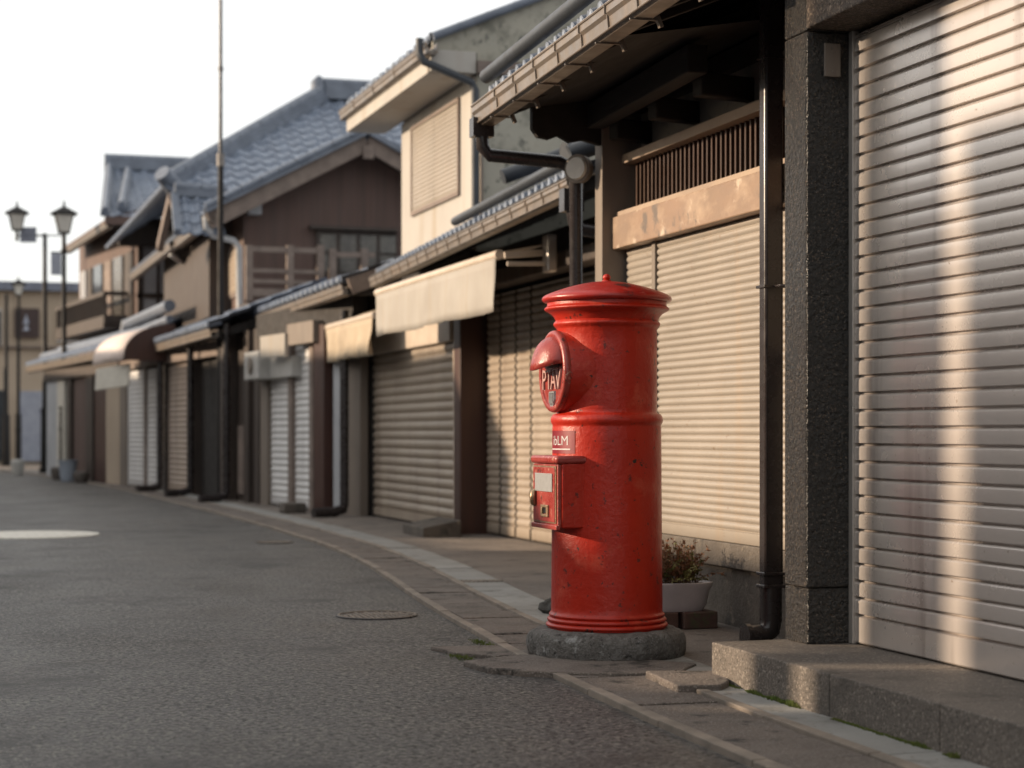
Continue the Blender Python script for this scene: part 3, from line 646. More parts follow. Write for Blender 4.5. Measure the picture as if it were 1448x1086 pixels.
# ================================================================ SHOP C : awning shop, with the white upper house behind
C3 = thing('awning_shop', 'low shop with tiled pent roof and tan roller shutters behind white awning', 'shop', (4.3, 13.5, 0))
XW = 4.25
def yX(u, X=XW): return onX(u, 612, X).y
def zX(u, v, X=XW): return onX(u, v, X).z
shutter((XW, yX(515)), (XW, yX(646)), .03, 1.64, .085, .022, 1, .08).build('wide_shutter', 'shutter_tan', C3, smooth=60)
XT = 4.40
ys = [yX(689, XT), yX(708, XT), yX(730, XT), yX(751.5, XT), yX(812, XT)-.1, 10.4]
for a, b in zip(ys, ys[1:]): shutter((XT, a-.022), (XT, b+.022), .03, 2.0, .062, .016, 1, .08).build('shutter_panel', 'shutter_tan', C3, smooth=60)
for a in ys[1:]: MB().box(XT+.005, XT+.06, a-.022, a+.022, .02, 2.0).build('shutter_post', 'dark_in', C3)
MB().box(XW-.06, XW+.05, yX(646)+.02, yX(515), 1.645, 1.98).build('header_box', 'cream_metal', C3, bevel=.01)
MB().box(XW-.12, XW+.05, 9.95, yX(646), 2.005, 2.12).build('header_beam', 'wood_dark', C3, bevel=.01)
MB().box(4.17, 4.44, 14.77, 14.97, .0, 2.00).build('wood_pillar', 'wood_red', C3, bevel=.008)
MB().box(XW-.07, XW+.03, 14.975, 15.03, .02, 1.64).build('shutter_jamb', 'cream_metal', C3, bevel=.005)
MB().box(XW-.10, XW+.05, yX(513, XW-.1), yX(497, XW-.1), .02, 1.98).build('side_pillar', 'post_grey', C3, bevel=.008)
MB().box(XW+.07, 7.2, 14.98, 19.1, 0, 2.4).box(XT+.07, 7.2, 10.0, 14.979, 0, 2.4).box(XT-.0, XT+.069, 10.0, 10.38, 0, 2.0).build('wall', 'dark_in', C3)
F0, F1 = Vector((3.43, 9.9, 0)), Vector((3.87, 16.8, 0)); fd = (F1-F0).normalized(); fn = Vector((fd.y, -fd.x, 0)); FL = (F1-F0).length
def eC(s, off, z): p = F0+fd*s+fn*off; return Vector((p.x, p.y, z))
PCt = math.tan(R(21)); upc = Vector((fn.x, fn.y, PCt)).normalized()
rf = tiles(MB(), eC(0, .065, 2.340), fd, upc, [(0, 0), (FL, 0), (FL, 1.0), (4.75, 1.0), (4.75, 2.9), (0, 2.9)], .18, .24, .034, 6)
eave_caps(rf, eC(0, .065, 2.352), eC(FL, .065, 2.352), .16, .036, .02)
rf.build('roof_tiles', 'tile', C3, smooth=60)
MB().add([eC(0, .0, 2.305), eC(FL, .0, 2.305), eC(FL, 1.0, 2.305+PCt), eC(0, 2.6, 2.305+2.6*PCt), eC(0, .0, 2.325), eC(FL, .0, 2.325), eC(FL, 1.0, 2.325+PCt), eC(0, 2.6, 2.325+2.6*PCt)],
         [(0, 1, 2, 3), (7, 6, 5, 4), (0, 4, 5, 1), (1, 5, 6, 2), (2, 6, 7, 3), (3, 7, 4, 0)]).build('eave_boards', 'wood_beam', C3)
mb = MB()
for k in range(18): mb.bar(eC(.1+k*.39, .08, 2.262), eC(.1+k*.39, .9, 2.262+.82*PCt), .05, .07)
mb.build('rafters', 'wood_beam', C3)
gutter(MB(), eC(-.02, -.01, 2.300), eC(FL, -.01, 2.300), .10, .085, .40).build('gutter', 'gutter', C3, smooth=30)
mb = MB(); mb.tube([eC(-.03, .0, 2.44), eC(-.03, 1.9, 2.44+1.9*PCt)], .055, 14); MB().tube([eC(1.5, -.02, 2.52), eC(1.5, 1.6, 2.52+1.62*PCt)], .05, 14).build('verge_tiles', 'blue_grey_pipe', C3, smooth=60)
mb.tube([eC(.0, -.01, 2.44), eC(.01, .04, 2.45)], .075, 14)
mb.build('verge_tiles', 'blue_grey_pipe', C3, smooth=60)
MB().tube([eC(.0, .05, 2.435), eC(FL*.48, .05, 2.435)], .034, 12).build('snow_pipe', 'blue_grey_pipe', C3, smooth=60)
mb = MB(); a = eC(.0, .03, 2.21); mb.box(a.x-.06, a.x+.06, a.y-.03, a.y+.06, 2.12, 2.25)
mb.tube([a+Vector((0, 0, -.08)), a+Vector((.01, 0, -.15)), a+Vector((.06, 0, -.19)), Vector((3.72, 9.85, 1.99)), Vector((3.78, 9.85, 1.93)), Vector((3.79, 9.85, .02))], .038, 12)
mb.build('downpipe', 'dark_pipe', C3, smooth=50)

# ramp block
bl = [(3.76, 14.42), (4.08, 14.42), (4.08, 15.1), (3.76, 15.1)]
MB().prism(bl, .01, .14, [.09, .15, .15, .09]).build('concrete_block', 'sill_stone', bevel=.008, label='sloping concrete block at the foot of the red brown pillar', cat='concrete block')

# awnings
def awning(u0, v0, vb0, u1, v1, vb1, X, mat, label, arms, wavy=.012):
    a0 = onX(u0, v0, X); a1 = onX(u1, v1, X); b0 = onX(u0, vb0, X).z; b1 = onX(u1, vb1, X).z; z = (a0.z+a1.z)/2; zb = (b0+b1)/2
    t = thing('awning', label, 'awning', (X, (a0.y+a1.y)/2, z), 'shop awnings along the row')
    MB().tube([(X, a0.y+.03, z), (X, a1.y-.03, z)], .034, 16).build('roller', 'cream_metal', t, smooth=50)
    n = 40; vs = []; H = z-.03-zb
    for j in range(7):
        f = j/6
        for i in range(n+1):
            y = a0.y+(a1.y-a0.y)*i/n; w = wavy*f*(math.sin(i*.9)+.6*math.sin(i*2.1+2))+wavy*f*noise.noise((i*.3, f*2, X))*2
            vs.append((X-.02+w, y, z-.02-H*f+.008*math.sin(i*.33)*f))
    o = MB().add(vs, [(j*(n+1)+i, j*(n+1)+i+1, (j+1)*(n+1)+i+1, (j+1)*(n+1)+i) for j in range(6) for i in range(n)]).build('valance', mat, t, smooth=60)
    s = o.modifiers.new('s', 'SOLIDIFY'); s.thickness = .003
    o = MB().add([(X+.01, a0.y, z+.02), (X+.01, a1.y, z+.02), (XW-.14, a1.y, z+.10), (XW-.14, a0.y, z+.10)], [(0, 1, 2, 3)]).build('canopy', mat, t)
    s = o.modifiers.new('s', 'SOLIDIFY'); s.thickness = .004
    if arms:
        for y in (a1.y-.05, a0.y-.2):
            m_ = MB(); m_.bar((X+.02, y-.02, z-.01), (XW-.22, y-.02, z+.02), .03, .045); m_.bar((X+.03, y-.05, z-.07), (XW-.2, y-.05, z-.06), .02, .03); m_.build('folding_arm', 'cream_metal', t, bevel=.004)
            MB().box(XW-.24, XW-.17, y-.09, y+.03, z-.12, z+.14).build('bracket', 'alu', t, bevel=.012)
    return t
awning(535, 419, 482, 705, 354, 437, 3.70, 'canvas_white', 'larger off white awning valance on roller under the tiled gutter', True)
awning(448, 466, 515, 530, 447, 505, 3.92, 'canvas_cream', 'smaller cream cloth awning beside the larger white one', False, .03)

# white two-storey house above
W = thing('white_house', 'white plastered upper house with mouldy side wall and shuttered window', 'house', (5, 15.8, 0))
MB().box(4.22, 6.9, 14.52, 17.0, 2.42, 3.80).build('front_wall', 'plaster_white', W, bevel=.01)
rp = [onY(u, v, 14.5) for u, v in ((606, 62), (612, 62))]
zt = 4.06; sl_ = math.tan(R(23)); XE = 3.80
# gable side wall
mb = MB(); pts = [(4.235, 2.35), (8.6, 2.35), (8.6, zt+(6.4-XE)*sl_-(8.6-6.4)*sl_), (6.4, zt+(6.4-XE)*sl_-.01), (XE+.06, zt-.01), (XE+.06, 3.98), (4.235, 3.98)]
mb.add([(x, 14.49, z) for x, z in pts]+[(x, 14.52, z) for x, z in pts], [tuple(range(7)), tuple(range(13, 6, -1))]+[(i, i+7, (i+1) % 7+7, (i+1) % 7) for i in range(7)])
mb.build('side_wall', 'plaster_mould', W)
mb = MB(); pts = [(4.24, 3.805), (6.9, 3.805), (6.9, zt+(5.9-XE)*sl_), (6.4, zt+(6.3-XE)*sl_), (4.24, zt+(4.15-XE)*sl_)]
mb.add([(x, 14.525, z) for x, z in pts]+[(x, 17.0, z) for x, z in pts], [tuple(range(5)), tuple(range(9, 4, -1))]+[(i, i+5, (i+1) % 5+5, (i+1) % 5) for i in range(5)])
mb.build('upper_wall', 'plaster_white', W)
# soffit box
mb = MB(); mb.box(XE+.03, 4.215, 14.53, 17.65, 3.80, 3.99); mb.box(XE+.03, 4.215, 14.44, 14.486, 3.80, 3.975); mb.build('soffit', 'plaster_white', W, bevel=.006)
MB().box(4.219, 4.62, 14.40, 14.485, 3.80, 3.90).build('soffit_return', 'wood_grey', W)
up_ = Vector((1, 0, sl_)).normalized()
rf = tiles(MB(), (XE+.04, 14.46, 4.06), (0, 1, 0), up_, [(0, 0), (3.22, 0), (3.22, 2.8), (0, 2.8)], .25, .26, .035, 6); eave_caps(rf, (XE+.05, 14.46, 4.075), (XE+.05, 17.68, 4.075), .2, .03)
rf.build('roof_tiles', 'tile', W, smooth=60)
MB().tube([(XE+.05, 14.45, 4.08), (6.45, 14.45, 4.08+(6.4-XE)*sl_)], .035, 12).box(6.3, 6.5, 14.3, 17.7, 5.08, 5.35).build('verge_tiles', 'ridge', W, smooth=60)
gutter(MB(), (XE-.03, 14.36, 4.01), (XE-.03, 17.72, 4.01), .10, .09, .8).build('gutter', 'gutter', W, smooth=30)
w0, w1 = yX(650, 4.22), yX(585, 4.22); zb_, zt_ = 2.90, 3.66
fr = MB().box(4.195, 4.225, w0-.03, w1+.03, zb_-.035, zb_).box(4.195, 4.225, w0-.03, w1+.03, zt_, zt_+.03).box(4.195, 4.225, w0-.03, w0, zb_+.001, zt_-.001).box(4.195, 4.225, w1, w1+.03, zb_+.001, zt_-.001).build('window', 'wood_grey', W)
wm = (w0+w1)/2
shutter((4.205, w1), (4.205, wm+.01), zb_, zt_, .038, .008, 1, .02).build('window_shutter', 'shutter_b', fr, smooth=60)
shutter((4.208, wm+.01), (4.208, w0), zb_, zt_, .038, .008, 1, .02).build('window_shutter', 'shutter_b', fr, smooth=60)
mb = MB(); g = Vector((XE-.07, 14.42, 3.93))
mb.tube([g+Vector((.0, 0, .12)), g+Vector((0, 0, .0)), g+Vector((.03, -.03, -.07)), Vector((4.17, 14.42, 3.72)), Vector((4.20, 14.42, 3.66)), Vector((4.20, 14.42, 2.5))], .032, 12)
mb.build('downpipe', 'blue_grey_pipe', W, smooth=50)
mb = MB(); mb.tube([(4.26, 14.44, 3.3), (4.26, 14.44, 2.5)], .014, 8); mb.build('cable_duct', 'gutter', W)

# ================================================================ ROW D ground floor (Y 18..27)
vg = [(520, 731), (445, 723), (380, 714), (310, 705), (235, 694), (180, 687), (130, 681), (84, 675.5), (40, 671), (0, 668)]
def vgr(u):
    for (a, va), (b, vb) in zip(vg, vg[1:]):
        if b <= u <= a: return va+(vb-va)*(a-u)/(a-b)
    return vg[0][1] if u > vg[0][0] else vg[-1][1]
def wp(u, off=0):
    p = onZ(u, vgr(u), .012); return Vector((p.x-off, p.y))
def wpo(u, off):                               # point standing off the facade that is seen at u
    uu = u
    for _ in range(12):
        p = wp(uu, off); d = p.x*ST+p.y*CT; pu = U0+F_PX*(p.x*CT-p.y*ST)/d; uu += (u-pu)*.7
    return wp(uu, off)
def zw(u, v, off=0):
    p = wp(u, off); d = p.x*ST+p.y*CT; return CAM_H+(V0-v)/F_PX*d
def panel(u1, u0, z0, z1, t0=0, t1=.08):       # u1 far (left), u0 near (right)
    return MB().slab(wp(u0), wp(u1), t0, t1, z0, z1)
SH = thing('shutter_shop', 'low dark timbered shop with pale blue white shutters under long gutter', 'shop', (4.2, 21, 0))
def sh(par, u1, u0, z1, mat, pitch=.075, name='roller_shutter', z0=.03): return shutter(wp(u1), wp(u0), z0, z1, pitch, .014, 1, .06).build(name, mat, par, smooth=60)
sh(SH, 384, 413, 1.66, 'shutter_white'); sh(SH, 418, 443, 1.95, 'shutter_white'); sh(SH, 448, 457, 1.95, 'shutter_white')
panel(413, 418, .0, 2.0, -.05, .06).build('post', 'wood_grey', SH); panel(443, 448, .0, 2.0, -.05, .06).build('post', 'wood_grey', SH)
panel(374, 384, .0, 1.9, -.05, .06).build('post', 'post_grey', SH)
panel(459, 473, .0, 2.0, -.12, .06).build('post', 'wood_red', SH)
panel(475, 484, .0, 2.0, -.03, .06).build('side_panel', 'plaster_grey', SH)
panel(485, 512, .0, 2.0, -.02, .06).build('side_panel', 'post_grey', SH)
panel(374, 512, 1.98, 2.25, -.10, .06).build('beam', 'dark_in', SH)
panel(384, 460, 1.70, 1.97, .02, .08).build('upper_panel', 'wood_dark', SH)
# recess with dark timber and notices
panel(322, 330, 0, 2.1, -.1, .05).build('post', 'wood_dark', SH); panel(352, 358, 0, 2.1, -.06, .05).build('post', 'wood_dark', SH); panel(366, 373, 0, 2.1, -.06, .05).build('post', 'wood_dark', SH)
d_ = panel(331, 372, 0, 2.1, .05, .12).build('door', 'wood_dark', SH)
panel(343, 350, 1.05, 1.48, .02, .045).build('pane', 'glass_pale', d_); panel(359, 365, 1.05, 1.48, .02, .045).build('pane', 'glass_pale', d_)
panel(334, 342, .1, .95, .02, .045).build('board', 'wood_grey', d_); panel(357, 364, .7, 1.0, .02, .045).build('board', 'wood_red', d_)
bx = [wp(512), wp(445), wp(374), wp(320)]
mb = MB(); mb.prism([(bx[0].x+.1, bx[0].y), (7, bx[0].y), (7, bx[3].y), (bx[3].x+.14, bx[3].y)], 0, 2.3); mb.build('wall', 'dark_in', SH)
# pent roof
G0, G1 = Vector((3.77, 17.55, 2.3)), Vector((3.77, 26.3, 2.3))
us = Vector((1, 0, math.tan(R(20)))).normalized()
rf = tiles(MB(), G0+Vector((0, 0, .03)), (0, 1, 0), us, [(0, 0), (8.75, 0), (8.75, 3.0), (0, 3.0)], .27, .28, .04, 6); eave_caps(rf, G0+Vector((0, 0, .05)), G1+Vector((0, 0, .05)), .27, .045)
rf.build('roof_tiles', 'tile', SH, smooth=60)
gutter(MB(), G0+Vector((-.01, 0, 0)), G1+Vector((-.01, 0, 0)), .11, .10, 0).build('gutter', 'gutter', SH, smooth=30)
mb = MB()
for k in range(20): mb.bar((3.84, 17.7+k*.44, 2.24), (4.6, 17.7+k*.44, 2.24+.28), .06, .08)
mb.box(3.80, 6.5, 17.5, 17.56, 2.2, 2.26); mb.build('rafters', 'wood_beam', SH)
MB().bar((3.83, 17.5, 2.28), (5.8, 17.5, 3.0), .06, .16).build('bargeboard', 'wood_grey', SH)

# AC, sign, signboards in front of the shutters
ac = thing('air_conditioner', 'grey air conditioner box high above the dark recess', 'air conditioner', (*wp(360, .3), zw(360, 540, .3)))
p0, p1 = wpo(372, .20), wpo(352, .20); za, zb2 = zw(356, 540, .2), zw(356, 502, .2)
MB().slab(p0, p1, -.06, .18, za, zb2).build('case', 'ac', ac, bevel=.015)
c = (p0+p1)/2; MB().tube([(c.x-.055, c.y-.0, (za+zb2)/2), (c.x-.085, c.y, (za+zb2)/2)], .10, 20).build('fan_grille', 'post_grey', ac)
MB().slab(wpo(412, .12), wpo(376, .12), 0, .2, zw(390, 536, .2), zw(390, 508, .2)).build('wall_cabinet', 'ac', bevel=.01, label='long grey cabinet mounted above the pale shutter beside air conditioner', cat='cabinet')
q0, q1 = wp(427, .25), wp(392, .25)
sg = thing('banner_sign', 'small blank white square hanging sign left of the cream awning', 'sign', (q1.x, q1.y, zw(387, 508, .4)))
c = onD(387, 491, 20.5); s1, s2 = onD(369, 476, 20.9), onD(404, 471, 20.2); s3, s4 = onD(404, 503, 20.2), onD(369, 508, 20.9)
mb = MB(); nn_ = (s2-s1).cross(s4-s1).normalized()*.012
mb.add([s1-nn_, s2-nn_, s3-nn_, s4-nn_, s1+nn_, s2+nn_, s3+nn_, s4+nn_], [(3, 2, 1, 0), (4, 5, 6, 7), (0, 1, 5, 4), (1, 2, 6, 5), (2, 3, 7, 6), (3, 0, 4, 7)]); mb.build('board', 'canvas_white', sg)
MB().bar(s2+Vector((0, 0, -.03)), s2+Vector((.45, .15, -.03)), .02, .02).build('bracket', 'iron', sg)
MB().slab(wpo(445, .16), wpo(408, .16), -.02, .15, 1.82, 2.05).build('awning_case', 'post_grey', label='closed grey awning case under the gutter left of cream awning', cat='awning case')

# dark downpipes with bent shoes
def far_pipe(u, label, ztop=2.1, off=.18, mat='dark_pipe', r=.045):
    p = wpo(u, off); t = thing('downpipe', label, 'downpipe', (p.x, p.y, .012), 'dark downpipes along the row')
    MB().tube([(p.x, p.y, ztop), (p.x, p.y, .12)], r, 12).build('pipe', mat, t, smooth=50)
    MB().tube([(p.x, p.y, .13), (p.x-.01, p.y, .09), (p.x-.12, p.y-.05, .06), (p.x-.34, p.y-.12, .055)], [r, r*1.1, r*1.15, r*1.2], 12).build('shoe', 'dark_pipe', t, smooth=50)
far_pipe(487, 'dark downpipe with bent shoe beside the cream awning'); far_pipe(320, 'black downpipe at the dark recess right of doorway', 2.2, .22)
far_pipe(269, 'dark downpipe at right edge of the brown shutter', 2.1, .15); far_pipe(226, 'dark downpipe between pale shutters and brown shutter', 2.1, .15)
p = wp(460, .35); MB().prism([(p.x-.12, p.y-.15), (p.x+.12, p.y-.15), (p.x+.12, p.y+.15), (p.x-.12, p.y+.15)], .012, .12).build('concrete_block', 'sill_stone', bevel=.02, label='small concrete block at foot of red post near cream awning', cat='concrete block')

# ================================================================ HOUSE E : brown gabled house
D = thing('gabled_house', 'brown boarded gable house with blue grey tiles and balcony rail', 'house', (5.5, 28, 0))
YD = 24.9; XD = 3.98
apex = onY(520, 190, 24.4); cor = onY(290, 302, 24.4)
sD = (apex.z-cor.z)/(apex.x-cor.x)
mb = MB(); pts = [(XD, 2.3), (9.0, 2.3), (9.0, apex.z-(9.0-apex.x)*sD-.12), (apex.x, apex.z-.12), (XD, cor.z+(XD-cor.x)*sD-.12)]
mb.add([(x, YD, z) for x, z in pts]+[(x, 34, z) for x, z in pts], [tuple(range(5)), tuple(range(9, 4, -1))]+[(i, i+5, (i+1) % 5+5, (i+1) % 5) for i in range(5)])
mb.build('wall', 'wood_brown', D)
upD = Vector((1, 0, sD)).normalized(); LD = (Vector((apex.x-cor.x, 0, apex.z-cor.z))).length
rf = tiles(MB(), (cor.x, 24.4, cor.z), (0, 1, 0), upD, [(0, 0), (9.6, 0), (9.6, LD), (0, LD)], .27, .28, .04, 5)
tiles(rf, (apex.x+(apex.x-cor.x), 24.4, cor.z), (0, 1, 0), Vector((-1, 0, sD)), [(0, 0), (9.6, 0), (9.6, LD), (0, LD)], .27, .28, .04, 5)
rf.build('roof_tiles', 'tile', D, smooth=60)
mb = MB(); mb.bar((cor.x, 24.42, cor.z+.04), (apex.x, 24.42, apex.z+.04), .16, .07); mb.bar((apex.x, 24.42, apex.z+.04), (apex.x+1.9, 24.42, apex.z+.04-1.9*sD), .16, .07)
n = int(LD/.26)
for i in range(n):
    a = Vector((cor.x, 24.36, cor.z+.09)).lerp(Vector((apex.x, 24.36, apex.z+.09)), i/n); b = Vector((cor.x, 24.36, cor.z+.09)).lerp(Vector((apex.x, 24.36, apex.z+.09)), (i+.96)/n); mb.tube([a, b], [.05, .045], 8)
mb.build('verge_tiles', 'ridge', D, smooth=50)
MB().bar((cor.x+.05, 24.45, cor.z-.10), (apex.x, 24.45, apex.z-.10), .05, .22).bar((apex.x, 24.45, apex.z-.10), (apex.x+1.9, 24.45, apex.z-.10-1.9*sD), .05, .22).build('bargeboard', 'wood_grey', D)
mb = MB()
mb.add([(cor.x+.03, 24.43, cor.z-.02), (cor.x+.03, 34, cor.z-.02), (XD+.1, 34, cor.z-.02+(XD+.07-cor.x)*sD), (XD+.1, 24.43, cor.z-.02+(XD+.07-cor.x)*sD)], [(0, 1, 2, 3)])
mb.build('eave_soffit', 'wood_grey', D)
gutter(MB(), (cor.x+.02, 24.35, cor.z), (cor.x+.02, 27.9, cor.z-.01), .12, .11, 0).build('gutter', 'gutter', D, smooth=30)
gutter(MB(), (cor.x-.04, 28.0, cor.z-.03), (cor.x-.04, 33.9, cor.z-.03), .12, .11, 0).build('gutter', 'gutter', D, smooth=30)
# street-side openings
def yW(u, X=XD): return onX(u, 600, X).y
MB().box(XD-.03, XD+.02, yW(285), yW(246), 2.62, 3.55).build('shutter_board', 'shutter_tan', D)
shutter((XD-.035, yW(246)), (XD-.035, yW(285)), 2.62, 3.52, .07, .014, 1, .03).build('shutter_slats', 'shutter_tan', D)
wd = MB().box(XD-.03, XD+.02, yW(340), yW(303), 2.75, 3.45).build('window', 'wood_grey', D); MB().box(XD-.045, XD-.031, yW(322), yW(306), 2.8, 3.4).build('pane', 'glass_dark', wd)
shutter((XD-.04, yW(324)), (XD-.04, yW(338)), 2.8, 3.4, .07, .012, 1, .03).build('blind', 'shutter_tan', wd)
mb = MB().tube([onY(291, 306, 24.5), onY(292, 322, 24.5), onY(302, 333, 24.6), onY(330, 340, 24.75), onY(338, 350, 24.8), onY(339, 437, 24.8)], .045, 10)
mb.build('downpipe', 'grey_pipe', D, smooth=50)
mb = MB().tube([onX(241, 343, 3.45), onX(243, 360, 3.45), onX(254, 368, 3.6), onX(272, 372, 3.9), onX(278, 382, 3.93), onX(279, 462, 3.93)], .05, 10)
mb.build('downpipe', 'grey_pipe', D, smooth=50)
# gable window and balcony
a, b = onY(447, 325, YD-.03), onY(560, 392, YD-.03)
wd = MB().box(a.x, b.x, YD-.05, YD-.002, b.z, a.z).build('window', 'wood_dark', D)
for i in range(4):
    x0 = a.x+.05+(b.x-a.x)*i/4; MB().box(x0, x0+(b.x-a.x)/4-.06, YD-.062, YD-.051, b.z+.05, (a.z+b.z)/2-.02).box(x0, x0+(b.x-a.x)/4-.06, YD-.062, YD-.051, (a.z+b.z)/2+.02, a.z-.06).build('pane', 'glass_pale', wd)
MB().box(a.x-.1, b.x, YD-.16, YD-.001, a.z+.003, a.z+.05).build('window_hood', 'wood_dark', D)
c = onY(356, 293, 24.8); MB().box(c.x-.05, c.x+.12, 24.7, 24.89, c.z-.1, c.z+.06).build('purlin_end', 'plaster_grey', D)
c = onY(520, 212, 24.4); MB().box(c.x-.06, c.x+.08, 24.38, 24.43, c.z-.12, c.z+.06).build('gable_pendant', 'wood_grey', D)
YB = 24.0
rail = MB()
for v, t in ((352, .07), (382, .05), (397, .05), (413, .10)):
    p, q = onY(348, v, YB), onY(455 if v < 400 else 470, v+3, YB); rail.bar(p, q, .06, t)
for u in (352, 410, 453, 470, 515):
    p, q = onY(u, 347 if u not in (470, 515) else 352, YB), onY(u, 425, YB); rail.bar(p, q, .09, .09)
p, q = onY(470, 360, YB), onY(530, 361, YB); rail.bar(p, q, .06, .07)
rail.build('balcony_rail', 'wood_grey', D)
p, q = onY(350, 425, YB), onY(540, 425, YB); MB().box(p.x, q.x+.5, YB-.05, YD-.01, p.z-.15, p.z-.02).box(p.x-.02, p.x+.1, YB-.05, YD-.01, 2.3, p.z-.151).build('balcony_floor', 'wood_dark', D)

# taller hipped roof behind the gable
Hh = thing('hip_roof_house', 'taller house with broad blue grey hipped roof behind the brown gable', 'house', (6.8, 29, 0))
h0 = onY(232, 264, 25.4); h1 = onY(458, 141, 28.6)
sl3 = (h1.z-h0.z)/(h1.y-h0.y); e2 = Vector((0, 1, sl3)).normalized(); T = Vector((0, h1.y-h0.y, h1.z-h0.z)).length; dx = h1.x-h0.x
W2 = 5.2; back = .9
rf = tiles(MB(), Vector((h0.x, h0.y, h0.z))-e2*back, (1, 0, 0), e2, [(.55, 0), (.92, 0), (.92, back), (dx+W2, back), (dx+W2, T+back), (dx, T+back), (0, back+.02), (.55, back*.4)], .24, .26, .045, 6)
tiles(rf, (h0.x, h0.y, h0.z), (0, 1, 0), Vector((dx, 0, h1.z-h0.z)), [(0, 0), (9, 0), (9, LD*1.6), (T, LD*1.6)], .27, .28, .04, 4)
rf.build('roof_tiles', 'tile', Hh, smooth=60)
mb = ridge(MB(), h0+Vector((.1, .1, -.02)), h1, .2, .22, .08)
ridge(mb, h1, h1+Vector((4.5, 0, 0)), .26, .3, .09)
mb.tube([h1+Vector((-.06, 0, .0)), h1+Vector((-.10, 0, .28)), h1+Vector((-.06, 0, .36))], [.16, .11, .05], 10); mb.tube([h0+Vector((.16, .1, .0)), h0+Vector((-.04, -.06, .18))], [.14, .12], 10)
mb.build('ridge_tiles', 'ridge', Hh, smooth=50)
MB().box(h0.x+.7, h1.x+4.4, h0.y+.6, h0.y+6, 2.5, h0.z-.05).build('wall', 'wood_dark', Hh)
# small skirt gable in front (dormer) beneath the hip
s0, s1 = onY(247, 277, 25.1), onY(312, 282, 25.1); s2, s3 = onY(262, 332, 24.55), onY(292, 305, 24.55)
DG = MB(); e2b = Vector((0, s0.y-s2.y, s0.z-s2.z)); Lb = e2b.length; e2b.normalize()
o_ = Vector((s2.x-.10, s2.y, s2.z)); tiles(DG, o_, (1, 0, 0), e2b, [(.0, 0), (.62, 0), (.62, Lb), (-.02, Lb)], .17, .22, .04, 6)
DG = DG.build('dormer_tiles', 'tile', Hh, smooth=60)
mb = ridge(MB(), s0, s1+Vector((.1, 0, .0)), .12, .14, .07)
ga = onX(244, 282, 3.25); gl, gr_ = onX(225, 350, 3.25), onX(262, 328, 3.25)
mb.bar(s0+Vector((0, 0, .02)), Vector((s2.x-.1, s2.y, s2.z+.03)), .10, .10)
mb.build('dormer_ridge', 'ridge', Hh, smooth=50)
mb = MB(); mb.bar(s0+Vector((-.04, .02, -.02)), onY(226, 350, 26.5), .09, .13); mb.bar(s0+Vector((-.04, -.02, -.05)), onY(256, 330, 24.9), .07, .10); mb.build('dormer_barge', 'wood_grey', Hh)

# ================================================================ section 5 ground floor (u 130..320)
S5 = thing('tan_shutter_shop', 'dim low shop with brown and white shutters under the brown gabled house', 'shop', (*wp(240), 0))
panel(312, 322, 0, 1.85, -.05, .1).build('post', 'wood_dark', S5)
panel(274, 311, 0, 1.85, .10, .2).build('doorway', 'dark_in', S5)
panel(270, 275, 0, 1.85, -.03, .1).build('post', 'wood_dark', S5)
sh(S5, 238, 269, 1.84, 'shutter_brown'); panel(229, 238, 0, 1.85, -.05, .1).build('post', 'dark_pipe', S5)
sh(S5, 208, 228, 1.84, 'shutter_white'); sh(S5, 181, 206, 1.84, 'shutter_white'); panel(205.5, 208.5, 0, 2.0, -.03, .05).build('mullion', 'wood_grey', S5)
panel(172, 181, 0, 1.85, -.03, .1).build('post', 'post_grey', S5)
panel(172, 320, 1.86, 2.06, -.03, .12).build('beam', 'wood_grey', S5)
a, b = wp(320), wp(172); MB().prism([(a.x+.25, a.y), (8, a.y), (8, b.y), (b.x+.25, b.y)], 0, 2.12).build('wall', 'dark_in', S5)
g0 = onZ(296, 465, 2.12); g1 = onZ(184, 498, 2.12); gdir = (g1-g0).normalized(); gn = Vector((gdir.y, -gdir.x, 0)); Lg = (g1-g0).length
us5 = Vector((gn.x, gn.y, math.tan(R(22)))).normalized()
rf = tiles(MB(), g0+Vector((0, 0, .03)), gdir, us5, [(0, 0), (Lg, 0), (Lg, 1.6), (0, 1.6)], .27, .28, .045, 5); eave_caps(rf, g0+Vector((0, 0, .05)), g1+Vector((0, 0, .05)), .27, .05)
rf.build('roof_tiles', 'tile', S5, smooth=60); gutter(MB(), g0, g1, .11, .10, 0).build('gutter', 'gutter', S5)
mb = MB()
for k in range(16): p = g0.lerp(g1, (k+.5)/16); mb.bar(p+gn*.08+Vector((0, 0, -.08)), p+gn*.8+Vector((0, 0, .16)), .07, .10)
mb.build('rafters', 'wood_beam', S5)
# low upper roof left of the gable (u 175..240, v 430..470)
a, b = onX(240, 432, 3.3), onX(180, 458, 3.3)
mb = MB(); mb.tube([a, b], .09, 10); mb.tube([a+Vector((0, 0, -.2)), b+Vector((0, 0, -.2))], .06, 10); mb.tube([a+Vector((0, 0, -.34)), b+Vector((0, 0, -.34))], .05, 10); mb.tube([b+Vector((-.0, .0, .06)), b+Vector((-.05, .12, -.3))], .10, 10)
mb.build('upper_ridge', 'ridge', S5, smooth=50)

